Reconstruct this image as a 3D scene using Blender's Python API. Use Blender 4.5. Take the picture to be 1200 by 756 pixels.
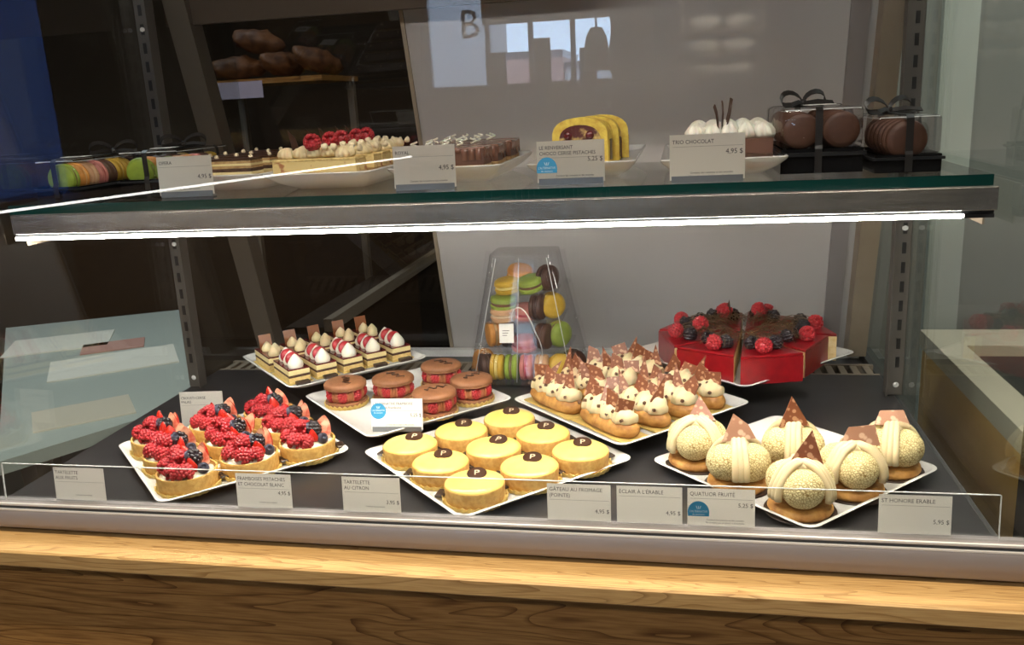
import bpy, bmesh, math, random
from math import sin, cos, pi, radians, sqrt
from mathutils import Vector, Matrix, noise as mnoise

for o in list(bpy.data.objects):
    bpy.data.objects.remove(o, do_unlink=True)
SC = bpy.context.scene
COL = SC.collection
R2 = sqrt(0.5)

# ------------------------------------------------------------------ camera
cam_d = bpy.data.cameras.new('camera')
cam_d.sensor_width = 36.0
cam_d.lens = 1023.0 / 1200.0 * 36.0
cam_d.clip_start = 0.02
cam_d.clip_end = 200
cam = bpy.data.objects.new('camera', cam_d)
COL.objects.link(cam)
RM = [[0.98151436, -0.00281849, -0.19136776],
      [0.18452331, -0.25146772, 0.95011322],
      [-0.05080069, -0.96786158, -0.24629910]]
cam.matrix_world = Matrix(((RM[0][0], -RM[0][1], -RM[0][2], 0.0),
                           (RM[1][0], -RM[1][1], -RM[1][2], -0.917),
                           (RM[2][0], -RM[2][1], -RM[2][2], 0.48),
                           (0, 0, 0, 1)))
SC.camera = cam

# ------------------------------------------------------------------ world, exposure
w = bpy.data.worlds.new('world')
SC.world = w
w.use_nodes = True
bgn = w.node_tree.nodes['Background']
bgn.inputs[0].default_value = (0.55, 0.72, 1.0, 1)
bgn.inputs[1].default_value = 13.0
SC.view_settings.view_transform = 'Standard'
SC.view_settings.look = 'None'
SC.view_settings.gamma = 1
SC.view_settings.use_curve_mapping = False
SC.view_settings.exposure = 0.06
SC.cycles.transparent_max_bounces = 40
SC.cycles.max_bounces = 10
SC.cycles.sample_clamp_indirect = 4.0
SC.cycles.use_denoising = True


def area(name, loc, rot, sx, sy, power, color=(1, 1, 1)):
    l = bpy.data.lights.new(name, 'AREA')
    l.shape = 'RECTANGLE'
    l.size = sx
    l.size_y = sy
    l.energy = power
    l.color = color
    o = bpy.data.objects.new(name, l)
    o.location = loc
    o.rotation_euler = rot
    COL.objects.link(o)
    return o


WARM = (1.0, 0.84, 0.62)
# recessed ceiling downlights of the shop (customer side), then added unseen fill lights
area('ceiling_downlight', (-0.75, -0.50, 1.83), (radians(6), 0, 0), 0.16, 0.16, 25, WARM)
area('ceiling_downlight', (0.55, -0.50, 1.83), (radians(6), 0, 0), 0.16, 0.16, 29, WARM)
area('card_fill', (-0.3, -2.0, 1.82), (radians(42), 0, 0), 0.5, 0.3, 24, (1.0, 0.94, 0.88))  # fill light added for the price cards and rail face
area('meringue_fill', (0.08, 0.76, 0.72), (radians(60), 0, 0), 0.10, 0.05, 1.8, (1.0, 0.92, 0.8))  # added so the meringues show through the smoked door
area('kitchen_fill', (-0.6, 2.3, 1.80), (0, 0, 0), 0.3, 0.3, 1.1, (1.0, 0.85, 0.65))  # unseen low light added over the bread shelf
area('table_fill', (-1.75, 1.2, 1.80), (0, 0, 0), 0.4, 0.4, 18, (0.85, 0.95, 1.0))  # added to brighten the pale table beyond the left glass
area('side_fill', (1.0, 1.0, 1.80), (0, 0, 0), 0.4, 0.4, 12, (0.93, 0.97, 0.95))  # unseen fill added for the side beyond the right glass

LED_LOW = 130.0     # strip under the glass shelf
LED_TOP = 37.0     # strip under the canopy

# ------------------------------------------------------------------ helpers: objects
def link(o):
    COL.objects.link(o)
    return o


def thing(name, label, cat, loc=(0, 0, 0), rz=0.0, group=None):
    o = bpy.data.objects.new(name, None)
    o.empty_display_size = 0.02
    o.location = loc
    o.rotation_euler = (0, 0, rz)
    o['label'] = label
    o['category'] = cat
    if group:
        o['group'] = group
    return link(o)


def tag(o, label, cat, group=None):
    o['label'] = label
    o['category'] = cat
    if group:
        o['group'] = group
    return o


def part(name, me, parent=None, loc=(0, 0, 0), rot=(0, 0, 0), scale=(1, 1, 1), label=None, stuff=False):
    o = bpy.data.objects.new(name, me)
    o.location = loc
    o.rotation_euler = rot
    o.scale = scale
    if parent is not None:
        o.parent = parent
    if label:
        o['label'] = label
    if stuff:
        o['kind'] = 'stuff'
    return link(o)


def struct(name, me, loc=(0, 0, 0), rot=(0, 0, 0)):
    o = part(name, me, None, loc, rot)
    o['kind'] = 'structure'
    return o


def copy_tree(o, parent=None):
    c = o.copy()
    COL.objects.link(c)
    if parent is not None:
        c.parent = parent
    for ch in list(o.children):
        copy_tree(ch, c)
    return c


def place(proto, first, loc, rz, label, tilt=None):
    """first use moves the prototype itself, later uses copy it with its parts"""
    o = proto if first else copy_tree(proto)
    o.location = loc
    o.rotation_euler = (tilt[0], tilt[1], rz) if tilt else (0, 0, rz)
    o['label'] = label
    return o


# ------------------------------------------------------------------ helpers: meshes
def finish(bm, name, mats, smooth=False, angle=None):
    bmesh.ops.recalc_face_normals(bm, faces=bm.faces[:])
    me = bpy.data.meshes.new(name)
    bm.to_mesh(me)
    bm.free()
    if not isinstance(mats, (list, tuple)):
        mats = [mats]
    for m in mats:
        me.materials.append(m)
    if smooth:
        for p in me.polygons:
            p.use_smooth = True
        if angle:
            try:
                me.set_sharp_from_angle(angle=radians(angle))
            except Exception:
                pass
    return me


def add_box(bm, a, b, bevel=0.0, seg=1, mi=0, mat=None):
    vs = [bm.verts.new((x, y, z)) for x in (a[0], b[0]) for y in (a[1], b[1]) for z in (a[2], b[2])]
    idx = [(0, 1, 3, 2), (4, 6, 7, 5), (0, 4, 5, 1), (2, 3, 7, 6), (0, 2, 6, 4), (1, 5, 7, 3)]
    fs = [bm.faces.new([vs[i] for i in f]) for f in idx]
    for f in fs:
        f.material_index = mi
    if mat is not None:
        bmesh.ops.transform(bm, matrix=mat, verts=vs)
    if bevel > 0:
        bmesh.ops.recalc_face_normals(bm, faces=fs)
        es = list({e for f in fs for e in f.edges})
        bmesh.ops.bevel(bm, geom=es, offset=bevel, segments=seg, affect='EDGES', profile=0.5)


def box(name, a, b, m, bevel=0.0, seg=1):
    bm = bmesh.new()
    add_box(bm, a, b, bevel, seg)
    return finish(bm, name, m, smooth=bevel > 0 and seg > 1, angle=40)


def add_lathe(bm, prof, n=32, wav=None, mi=0, off=(0, 0, 0), mat=None):
    """prof: list of (r, z); wav(angle, r, z)->radius scale"""
    rings = []
    allv = []
    for r, z in prof:
        if r < 1e-6:
            v = bm.verts.new((off[0], off[1], off[2] + z))
            rings.append([v])
            allv.append(v)
            continue
        ring = []
        for i in range(n):
            t = 2 * pi * i / n
            k = wav(t, r, z) if wav else 1.0
            v = bm.verts.new((off[0] + r * k * cos(t), off[1] + r * k * sin(t), off[2] + z))
            ring.append(v)
        allv += ring
        rings.append(ring)
    for a, b in zip(rings[:-1], rings[1:]):
        if len(a) == 1 and len(b) == 1:
            continue
        for i in range(n):
            j = (i + 1) % n
            if len(a) == 1:
                f = bm.faces.new((a[0], b[i], b[j]))
            elif len(b) == 1:
                f = bm.faces.new((a[i], a[j], b[0]))
            else:
                f = bm.faces.new((a[i], a[j], b[j], b[i]))
            f.material_index = mi
    if mat is not None:
        bmesh.ops.transform(bm, matrix=mat, verts=allv)
    return allv


def lathe(name, prof, m, n=32, wav=None, smooth=True, angle=50):
    bm = bmesh.new()
    add_lathe(bm, prof, n, wav)
    return finish(bm, name, m, smooth, angle)


def add_tube(bm, pts, r, n=6, closed=False, taper=None):
    pts = [Vector(p) for p in pts]
    rings = []
    N = len(pts)
    prev = None
    for i, p in enumerate(pts):
        a = pts[i - 1] if (i > 0 or closed) else p
        b = pts[(i + 1) % N] if (i < N - 1 or closed) else p
        t = (b - a).normalized()
        if prev is None:
            u = t.orthogonal().normalized()
        else:
            u = (prev - t * prev.dot(t))
            u = u.normalized() if u.length > 1e-6 else t.orthogonal().normalized()
        prev = u
        v = t.cross(u)
        rr = r * (taper(i / (N - 1)) if taper else 1)
        rings.append([bm.verts.new(p + (u * cos(2 * pi * k / n) + v * sin(2 * pi * k / n)) * rr) for k in range(n)])
    rng = range(N) if closed else range(N - 1)
    for i in rng:
        a, b = rings[i], rings[(i + 1) % N]
        for k in range(n):
            bm.faces.new((a[k], a[(k + 1) % n], b[(k + 1) % n], b[k]))
    if not closed:
        bm.faces.new(rings[0][::-1])
        bm.faces.new(rings[-1])


def tube(name, pts, r, m, n=6, closed=False, taper=None):
    bm = bmesh.new()
    add_tube(bm, pts, r, n, closed, taper)
    return finish(bm, name, m, True)


def add_prism(bm, poly, z0, z1, mi=0, mi_top=None, mi_side=None, mat=None):
    lo = [bm.verts.new((x, y, z0)) for x, y in poly]
    hi = [bm.verts.new((x, y, z1)) for x, y in poly]
    f = bm.faces.new(lo[::-1]); f.material_index = mi
    f = bm.faces.new(hi); f.material_index = mi if mi_top is None else mi_top
    n = len(poly)
    for i in range(n):
        j = (i + 1) % n
        f = bm.faces.new((lo[i], lo[j], hi[j], hi[i]))
        f.material_index = mi if mi_side is None else mi_side[i]
    if mat is not None:
        bmesh.ops.transform(bm, matrix=mat, verts=lo + hi)


def prism(name, poly, z0, z1, m):
    bm = bmesh.new()
    add_prism(bm, poly, z0, z1)
    return finish(bm, name, m)


def add_ico(bm, c, r, sub=2, sc=(1, 1, 1)):
    M = Matrix.Translation(c) @ Matrix.Diagonal((r * sc[0], r * sc[1], r * sc[2], 1))
    return bmesh.ops.create_icosphere(bm, subdivisions=sub, radius=1, matrix=M)['verts']


def add_ribbon(bm, pts, width, thick, wdir):
    """flat band along pts; wdir = width direction"""
    pts = [Vector(p) for p in pts]
    wd = Vector(wdir).normalized()
    rings = []
    for i, p in enumerate(pts):
        a = pts[max(0, i - 1)]
        b = pts[min(len(pts) - 1, i + 1)]
        t = (b - a).normalized()
        nn = t.cross(wd).normalized()
        rings.append([bm.verts.new(p + wd * s * width / 2 + nn * k * thick / 2) for s, k in ((-1, -1), (1, -1), (1, 1), (-1, 1))])
    for a, b in zip(rings[:-1], rings[1:]):
        for k in range(4):
            bm.faces.new((a[k], a[(k + 1) % 4], b[(k + 1) % 4], b[k]))
    bm.faces.new(rings[0][::-1])
    bm.faces.new(rings[-1])


def rrect(hx, hy, r, n=5):
    pts = []
    for cx, cy, a0 in ((hx - r, hy - r, 0), (-hx + r, hy - r, 90), (-hx + r, -hy + r, 180), (hx - r, -hy + r, 270)):
        for i in range(n + 1):
            a = radians(a0 + 90 * i / n)
            pts.append((cx + r * cos(a), cy + r * sin(a)))
    return pts


# ------------------------------------------------------------------ materials
def mat(name, col, rough=0.5, metal=0.0, col2=None, nscale=40.0, bump=0.0, bscale=None, emit=None, estr=0.0,
        spec=0.5, coat=0.0, sss=0.0, stretch=None, ramp=(0.35, 0.65), detail=4.0, kind='noise', trans=0.0):
    m = bpy.data.materials.new(name)
    m.use_nodes = True
    nt = m.node_tree
    b = nt.nodes['Principled BSDF']
    b.inputs['Base Color'].default_value = (*col, 1)
    b.inputs['Roughness'].default_value = rough
    b.inputs['Metallic'].default_value = metal
    b.inputs['Specular IOR Level'].default_value = spec
    b.inputs['Coat Weight'].default_value = coat
    b.inputs['Coat Roughness'].default_value = 0.08
    if sss > 0:
        b.inputs['Subsurface Weight'].default_value = sss
        b.inputs['Subsurface Radius'].default_value = (0.004, 0.002, 0.001)
        b.inputs['Subsurface Scale'].default_value = 1.0
    if emit:
        b.inputs['Emission Color'].default_value = (*emit, 1)
        b.inputs['Emission Strength'].default_value = estr
    if col2 or bump:
        tc = nt.nodes.new('ShaderNodeTexCoord')
        mp = nt.nodes.new('ShaderNodeMapping')
        nt.links.new(tc.outputs['Object'], mp.inputs['Vector'])
        if stretch:
            mp.inputs['Scale'].default_value = stretch
    if col2:
        if kind == 'voronoi':
            tx = nt.nodes.new('ShaderNodeTexVoronoi')
            tx.feature = 'DISTANCE_TO_EDGE'
            tx.inputs['Scale'].default_value = nscale
            out = tx.outputs['Distance']
        elif kind == 'cells':
            tx = nt.nodes.new('ShaderNodeTexVoronoi')
            tx.inputs['Scale'].default_value = nscale
            out = tx.outputs['Distance']
        else:
            tx = nt.nodes.new('ShaderNodeTexNoise')
            tx.inputs['Scale'].default_value = nscale
            tx.inputs['Detail'].default_value = detail
            out = tx.outputs['Fac']
        nt.links.new(mp.outputs['Vector'], tx.inputs['Vector'])
        rp = nt.nodes.new('ShaderNodeValToRGB')
        rp.color_ramp.elements[0].position = ramp[0]
        rp.color_ramp.elements[1].position = ramp[1]
        rp.color_ramp.elements[0].color = (*col2, 1)
        rp.color_ramp.elements[1].color = (*col, 1)
        nt.links.new(out, rp.inputs['Fac'])
        nt.links.new(rp.outputs['Color'], b.inputs['Base Color'])
    if bump:
        if col2 and bscale is None:
            bout = out
        else:
            t2 = nt.nodes.new('ShaderNodeTexNoise')
            t2.inputs['Scale'].default_value = bscale or nscale
            t2.inputs['Detail'].default_value = 3
            nt.links.new(mp.outputs['Vector'], t2.inputs['Vector'])
            bout = t2.outputs['Fac']
        bp = nt.nodes.new('ShaderNodeBump')
        bp.inputs['Strength'].default_value = bump
        bp.inputs['Distance'].default_value = 0.002
        nt.links.new(bout, bp.inputs['Height'])
        nt.links.new(bp.outputs['Normal'], b.inputs['Normal'])
    return m


def pane_mat(name, tint=(0.97, 0.985, 0.98), rough=0.0, ior=1.5, body=None, body_fac=0.0):
    """clear sheet: straight-through transmission plus Fresnel mirror on each face; optional milky body"""
    m = bpy.data.materials.new(name)
    m.use_nodes = True
    nt = m.node_tree
    nt.nodes.remove(nt.nodes['Principled BSDF'])
    out = nt.nodes['Material Output']
    tr = nt.nodes.new('ShaderNodeBsdfTransparent')
    tr.inputs[0].default_value = (*tint, 1)
    gl = nt.nodes.new('ShaderNodeBsdfGlossy')
    gl.inputs['Roughness'].default_value = rough
    geo = nt.nodes.new('ShaderNodeNewGeometry')
    mth = nt.nodes.new('ShaderNodeMapRange')       # Fresnel node inverts its IOR on back faces: undo that
    mth.inputs['To Min'].default_value = ior
    mth.inputs['To Max'].default_value = 1.0 / ior
    nt.links.new(geo.outputs['Backfacing'], mth.inputs['Value'])
    fr = nt.nodes.new('ShaderNodeFresnel')
    nt.links.new(mth.outputs['Result'], fr.inputs['IOR'])
    base = tr.outputs[0]
    if body:
        df = nt.nodes.new('ShaderNodeBsdfDiffuse')
        df.inputs[0].default_value = (*body, 1)
        mb = nt.nodes.new('ShaderNodeMixShader')
        mb.inputs[0].default_value = body_fac
        nt.links.new(tr.outputs[0], mb.inputs[1])
        nt.links.new(df.outputs[0], mb.inputs[2])
        base = mb.outputs[0]
    mx = nt.nodes.new('ShaderNodeMixShader')
    nt.links.new(fr.outputs[0], mx.inputs[0])
    nt.links.new(base, mx.inputs[1])
    nt.links.new(gl.outputs[0], mx.inputs[2])
    nt.links.new(mx.outputs[0], out.inputs['Surface'])
    return m


def wood_mat(name, c1, c2, c3, scale=(1.2, 14, 14), rough=0.38):
    m = bpy.data.materials.new(name)
    m.use_nodes = True
    nt = m.node_tree
    b = nt.nodes['Principled BSDF']
    b.inputs['Roughness'].default_value = rough
    tc = nt.nodes.new('ShaderNodeTexCoord')
    mp = nt.nodes.new('ShaderNodeMapping')
    mp.inputs['Scale'].default_value = scale
    nt.links.new(tc.outputs['Object'], mp.inputs['Vector'])
    n1 = nt.nodes.new('ShaderNodeTexNoise')
    n1.inputs['Scale'].default_value = 1.6
    n1.inputs['Detail'].default_value = 2
    n1.inputs['Distortion'].default_value = 0.6
    nt.links.new(mp.outputs['Vector'], n1.inputs['Vector'])
    # contour lines of the smooth noise give cathedral grain
    mu = nt.nodes.new('ShaderNodeMath'); mu.operation = 'MULTIPLY'; mu.inputs[1].default_value = 17.0
    fr = nt.nodes.new('ShaderNodeMath'); fr.operation = 'FRACT'
    nt.links.new(n1.outputs['Fac'], mu.inputs[0])
    nt.links.new(mu.outputs[0], fr.inputs[0])
    n2 = nt.nodes.new('ShaderNodeTexNoise')
    n2.inputs['Scale'].default_value = 9.0
    n2.inputs['Detail'].default_value = 6
    mp2 = nt.nodes.new('ShaderNodeMapping')
    mp2.inputs['Scale'].default_value = (scale[0] * 2.4, scale[1] * 5, scale[2] * 5)
    nt.links.new(tc.outputs['Object'], mp2.inputs['Vector'])
    nt.links.new(mp2.outputs['Vector'], n2.inputs['Vector'])
    r1 = nt.nodes.new('ShaderNodeValToRGB')
    e = r1.color_ramp.elements
    e[0].position = 0.0; e[0].color = (*c2, 1)
    e[1].position = 1.0; e[1].color = (*c1, 1)
    x = e.new(0.30); x.color = (*c1, 1)
    x = e.new(0.12); x.color = (*[0.45 * p + 0.55 * q for p, q in zip(c1, c2)], 1)
    nt.links.new(fr.outputs[0], r1.inputs['Fac'])
    r2 = nt.nodes.new('ShaderNodeValToRGB')
    r2.color_ramp.elements[0].position = 0.3; r2.color_ramp.elements[0].color = (*c3, 1)
    r2.color_ramp.elements[1].position = 0.62; r2.color_ramp.elements[1].color = (1, 1, 1, 1)
    nt.links.new(n2.outputs['Fac'], r2.inputs['Fac'])
    mx = nt.nodes.new('ShaderNodeMix'); mx.data_type = 'RGBA'; mx.blend_type = 'MULTIPLY'
    mx.inputs[0].default_value = 0.75
    nt.links.new(r1.outputs['Color'], mx.inputs[6])
    nt.links.new(r2.outputs['Color'], mx.inputs[7])
    nt.links.new(mx.outputs[2], b.inputs['Base Color'])
    return m


M = {}
M['glass'] = pane_mat('clear_glass', (0.975, 0.99, 0.985))
M['side_glass'] = pane_mat('side_glass', (0.95, 0.975, 0.965), 0.0, 1.75)
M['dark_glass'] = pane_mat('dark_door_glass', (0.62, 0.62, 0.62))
M['plastic'] = pane_mat('clear_plastic', (0.965, 0.965, 0.975), 0.04, 1.42)
M['haze'] = pane_mat('box_plastic', (0.955, 0.955, 0.965), 0.05, 1.42, (0.5, 0.49, 0.52), 0.025)
M['acrylic'] = pane_mat('clear_acrylic', (0.97, 0.975, 0.975), 0.02, 1.45)
M['acrylic_edge'] = mat('acrylic_edge', (0.75, 0.76, 0.75), 0.15)
M['smoked'] = pane_mat('smoked_door', (0.85, 0.85, 0.86), 0.12, 1.35, (0.64, 0.612, 0.605), 0.66)
M['glass_edge'] = mat('green_glass_edge', (0.004, 0.035, 0.032), 0.08, spec=0.6)
M['steel'] = mat('brushed_steel', (0.58, 0.55, 0.53), 0.24, 0.88, col2=(0.45, 0.43, 0.415), nscale=5, stretch=(1.5, 30, 30))
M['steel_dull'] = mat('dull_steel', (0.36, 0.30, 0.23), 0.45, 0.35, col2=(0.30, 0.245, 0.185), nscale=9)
M['steel_shaded'] = mat('shaded_steel', (0.12, 0.10, 0.08), 0.5, 0.3)  # darker copy of the jamb steel, shade put into its colour
M['alu'] = mat('anodised_aluminium', (0.31, 0.285, 0.29), 0.42, 0.25)
M['holder'] = mat('grey_clip', (0.22, 0.23, 0.25), 0.3, 0.5)
M['alu_bright'] = mat('polished_aluminium', (0.86, 0.86, 0.86), 0.28, 0.25)
M['standard'] = mat('grey_standard', (0.115, 0.105, 0.095), 0.40, 0.3)
M['black'] = mat('black_plastic', (0.012, 0.012, 0.013), 0.35)
M['black_gloss'] = mat('black_gloss', (0.008, 0.008, 0.009), 0.12)
M['deck'] = mat('dark_deck', (0.034, 0.032, 0.034), 0.30, 0.0, col2=(0.027, 0.025, 0.027), nscale=30)
M['rubber'] = mat('grey_gasket', (0.06, 0.06, 0.06), 0.6)
M['led'] = mat('led_tube', (1, 1, 1), 0.4, emit=(1.0, 0.93, 0.82), estr=LED_LOW)
M['led_top'] = mat('led_tube_top', (1, 1, 1), 0.4, emit=(1.0, 0.93, 0.84), estr=LED_TOP)
M['porcelain'] = mat('white_porcelain', (0.80, 0.785, 0.765), 0.16, spec=0.5, coat=0.3)
def paper_mat(name, col):
    m = bpy.data.materials.new(name)
    m.use_nodes = True
    nt = m.node_tree
    nt.nodes.remove(nt.nodes['Principled BSDF'])
    d = nt.nodes.new('ShaderNodeBsdfDiffuse'); d.inputs[0].default_value = (*col, 1)
    t = nt.nodes.new('ShaderNodeBsdfTranslucent'); t.inputs[0].default_value = (*col, 1)
    mx = nt.nodes.new('ShaderNodeMixShader'); mx.inputs[0].default_value = 0.58
    nt.links.new(d.outputs[0], mx.inputs[1]); nt.links.new(t.outputs[0], mx.inputs[2])
    nt.links.new(mx.outputs[0], nt.nodes['Material Output'].inputs['Surface'])
    return m
M['paper'] = paper_mat('cream_paper', (0.93, 0.885, 0.81))
M['paper_white'] = mat('white_paper', (0.84, 0.82, 0.76), 0.6)
M['ink'] = mat('dark_ink', (0.03, 0.028, 0.03), 0.6)
M['ink_grey'] = mat('grey_ink', (0.22, 0.20, 0.19), 0.6)
M['rule'] = mat('grey_rule', (0.30, 0.28, 0.26), 0.6)
M['blue'] = mat('blue_badge', (0.045, 0.33, 0.60), 0.5)
M['badge_text'] = mat('badge_text', (0.85, 0.92, 0.96), 0.5)
M['oak'] = wood_mat('oak', (0.56, 0.365, 0.155), (0.33, 0.185, 0.065), (0.70, 0.60, 0.48))
M['oak_dark'] = wood_mat('oak_panel', (0.46, 0.24, 0.072), (0.17, 0.070, 0.017), (0.50, 0.40, 0.30), (0.9, 8, 8), 0.45)
M['walnut'] = wood_mat('walnut', (0.16, 0.085, 0.035), (0.08, 0.04, 0.018), (0.6, 0.5, 0.4), (1, 10, 10), 0.5)
# pastry
M['crust'] = mat('tart_crust', (0.72, 0.44, 0.13), 0.6, col2=(0.55, 0.29, 0.07), nscale=160, bump=0.5, sss=0.0)
M['gold'] = mat('gold_card', (0.72, 0.52, 0.16), 0.38, 0.35)
M['dark_card'] = mat('dark_brown_card', (0.035, 0.02, 0.014), 0.4)
M['curd'] = mat('lemon_glaze', (0.90, 0.68, 0.18), 0.30, col2=(0.88, 0.65, 0.15), nscale=60, coat=0.15)
M['cream'] = mat('whipped_cream', (0.74, 0.60, 0.36), 0.5, sss=0.15)
M['cream_white'] = mat('white_cream', (0.82, 0.78, 0.66), 0.45, sss=0.15)
M['custard'] = mat('pale_custard', (0.80, 0.66, 0.33), 0.5)
M['raspberry'] = mat('raspberry', (0.48, 0.026, 0.036), 0.30, col2=(0.34, 0.012, 0.018), nscale=110, coat=0.15)
M['strawberry'] = mat('strawberry_skin', (0.62, 0.03, 0.015), 0.25, col2=(0.45, 0.015, 0.01), nscale=260, coat=0.4)
M['strawberry_cut'] = mat('strawberry_flesh', (0.62, 0.085, 0.045), 0.35, col2=(0.80, 0.40, 0.26), nscale=75, ramp=(0.40, 0.58))
M['blueberry'] = mat('blueberry', (0.028, 0.030, 0.055), 0.42, col2=(0.07, 0.075, 0.11), nscale=70)
M['blackberry'] = mat('blackberry', (0.014, 0.008, 0.013), 0.2, coat=0.4)
M['choc'] = mat('dark_chocolate', (0.055, 0.022, 0.011), 0.3)
M['choc_milk'] = mat('nut_chocolate', (0.20, 0.062, 0.026), 0.4, col2=(0.50, 0.27, 0.16), nscale=150, ramp=(0.33, 0.42), kind='cells')
M['choc_pale'] = mat('pale_nut_chocolate', (0.40, 0.20, 0.125), 0.4, col2=(0.66, 0.44, 0.31), nscale=120, ramp=(0.28, 0.40), kind='cells')
M['choc_amber'] = mat('amber_chocolate', (0.22, 0.07, 0.02), 0.3)
M['macaron_cocoa'] = mat('cocoa_macaron', (0.30, 0.125, 0.055), 0.55, col2=(0.24, 0.095, 0.04), nscale=90)
M['choc_cream'] = mat('chocolate_cream', (0.38, 0.14, 0.055), 0.45)
M['sponge'] = mat('yellow_sponge', (0.78, 0.58, 0.25), 0.75, col2=(0.62, 0.42, 0.15), nscale=220, bump=0.5)
M['sponge_dark'] = mat('cocoa_sponge', (0.10, 0.045, 0.022), 0.75, col2=(0.06, 0.026, 0.013), nscale=200, bump=0.5)
M['red_jelly'] = mat('red_glaze', (0.30, 0.006, 0.012), 0.28, col2=(0.22, 0.004, 0.008), nscale=50, coat=0.25)
M['cherry_jelly'] = mat('dark_cherry_glaze', (0.11, 0.012, 0.014), 0.16, coat=0.5)
M['cheese'] = mat('cheesecake_cut', (0.82, 0.64, 0.36), 0.65, col2=(0.70, 0.48, 0.22), nscale=120, bump=0.4)
M['choux'] = mat('choux', (0.60, 0.31, 0.08), 0.55, col2=(0.34, 0.14, 0.03), nscale=75, bump=0.9, bscale=130, detail=6)
M['craquelin'] = mat('craquelin', (0.86, 0.72, 0.38), 0.75, col2=(0.34, 0.21, 0.05), nscale=300, bump=1.0, kind='voronoi', ramp=(0.01, 0.11))
M['straw'] = mat('caramel_threads', (0.10, 0.058, 0.022), 0.3)
M['nut'] = mat('caramel_nut', (0.12, 0.055, 0.03), 0.35)
M['nut_pale'] = mat('pale_nut', (0.80, 0.66, 0.44), 0.6)
M['glaze_brown'] = mat('cocoa_glaze', (0.21, 0.095, 0.06), 0.12, col2=(0.15, 0.06, 0.04), nscale=40, coat=0.8)
M['mousse'] = mat('chocolate_mousse', (0.13, 0.055, 0.033), 0.5)
M['praline'] = mat('praline_layer', (0.52, 0.34, 0.15), 0.65, col2=(0.35, 0.2, 0.08), nscale=150)
M['pistachio_cake'] = mat('pistachio_slice', (0.78, 0.58, 0.24), 0.6, col2=(0.42, 0.16, 0.06), nscale=75, ramp=(0.34, 0.42))
M['yellow_cake'] = mat('yellow_cake', (0.82, 0.62, 0.10), 0.6, col2=(0.60, 0.36, 0.05), nscale=110, bump=0.4)
M['table_pale'] = mat('pale_table', (0.46, 0.51, 0.49), 0.45)
M['wall_dark'] = mat('dark_brown_wall', (0.07, 0.048, 0.032), 0.8)
M['wall_grey'] = mat('grey_green_wall', (0.24, 0.265, 0.255), 0.7)
M['trim_pale'] = mat('pale_trim', (0.55, 0.62, 0.58), 0.5)
M['ceiling'] = mat('dark_ceiling', (0.05, 0.045, 0.04), 0.8)
M['floor'] = mat('brown_floor', (0.09, 0.07, 0.055), 0.45, col2=(0.07, 0.055, 0.04), nscale=4)
M['blue_panel'] = mat('blue_panel', (0.06, 0.14, 0.42), 0.5)
M['street'] = mat('street', (0.25, 0.25, 0.27), 0.8)
M['stone'] = mat('pale_facade', (0.58, 0.55, 0.54), 0.8)
M['brick'] = mat('pink_facade', (0.55, 0.30, 0.26), 0.8)
M['window_dark'] = mat('far_window', (0.06, 0.08, 0.12), 0.2)
M['counter_cream'] = mat('cream_stone', (0.62, 0.58, 0.47), 0.35)
M['granite'] = mat('dark_granite', (0.03, 0.03, 0.027), 0.6)
M['bread'] = mat('bread_crust', (0.17, 0.07, 0.025), 0.6, col2=(0.06, 0.022, 0.01), nscale=30, bump=0.5)
M['meringue'] = mat('meringue', (0.80, 0.74, 0.64), 0.7)
M['lilac'] = mat('lilac_card', (0.55, 0.52, 0.75), 0.6)
MACS = {}
for k, c in dict(yellow=(0.66, 0.41, 0.035), green=(0.31, 0.40, 0.06), pink=(0.62, 0.22, 0.19), orange=(0.70, 0.30, 0.06), brown=(0.075, 0.030, 0.018), peach=(0.66, 0.38, 0.20), cocoa=(0.105, 0.042, 0.022), lime=(0.31, 0.42, 0.045)).items():
    MACS[k] = mat('macaron_' + k, c, 0.5, col2=tuple(x * 0.85 for x in c), nscale=120)

# ------------------------------------------------------------------ text
def text_mesh(s, size, m, align='LEFT', sx=1.0):
    cu = bpy.data.curves.new('txt', 'FONT')
    cu.body = s
    cu.size = size
    cu.align_x = align
    cu.resolution_u = 2
    cu.extrude = 0.0
    ob = bpy.data.objects.new('txt', cu)
    me = bpy.data.meshes.new_from_object(ob)
    bpy.data.objects.remove(ob)
    bpy.data.curves.remove(cu)
    for v in me.vertices:      # lettering stands upright: text plane -> XZ
        x, y = v.co.x * sx, v.co.y
        v.co = (x, 0, y)
    me.materials.clear()
    me.materials.append(m)
    return me

# ================================================================== SETTING
FZ, CZ = -0.95, 1.85
XL, XR, YF, YB = -5.7, 3.0, -5.1, 4.2
struct('floor', box('floor', (XL, YF, FZ - 0.1), (XR, YB, FZ), M['floor']))
struct('ceiling', box('ceiling', (XL, YF, CZ), (XR, YB, CZ + 0.1), M['ceiling']))
struct('wall_back', box('wall_back', (XL, YB, FZ), (XR, YB + 0.1, CZ), M['wall_dark']))
struct('wall_left', box('wall_left', (XL - 0.1, YF, FZ), (XL, YB, CZ), M['wall_dark']))
struct('wall_right', box('wall_right', (XR, YF, FZ), (XR + 0.1, YB, CZ), M['wall_grey']))
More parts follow.
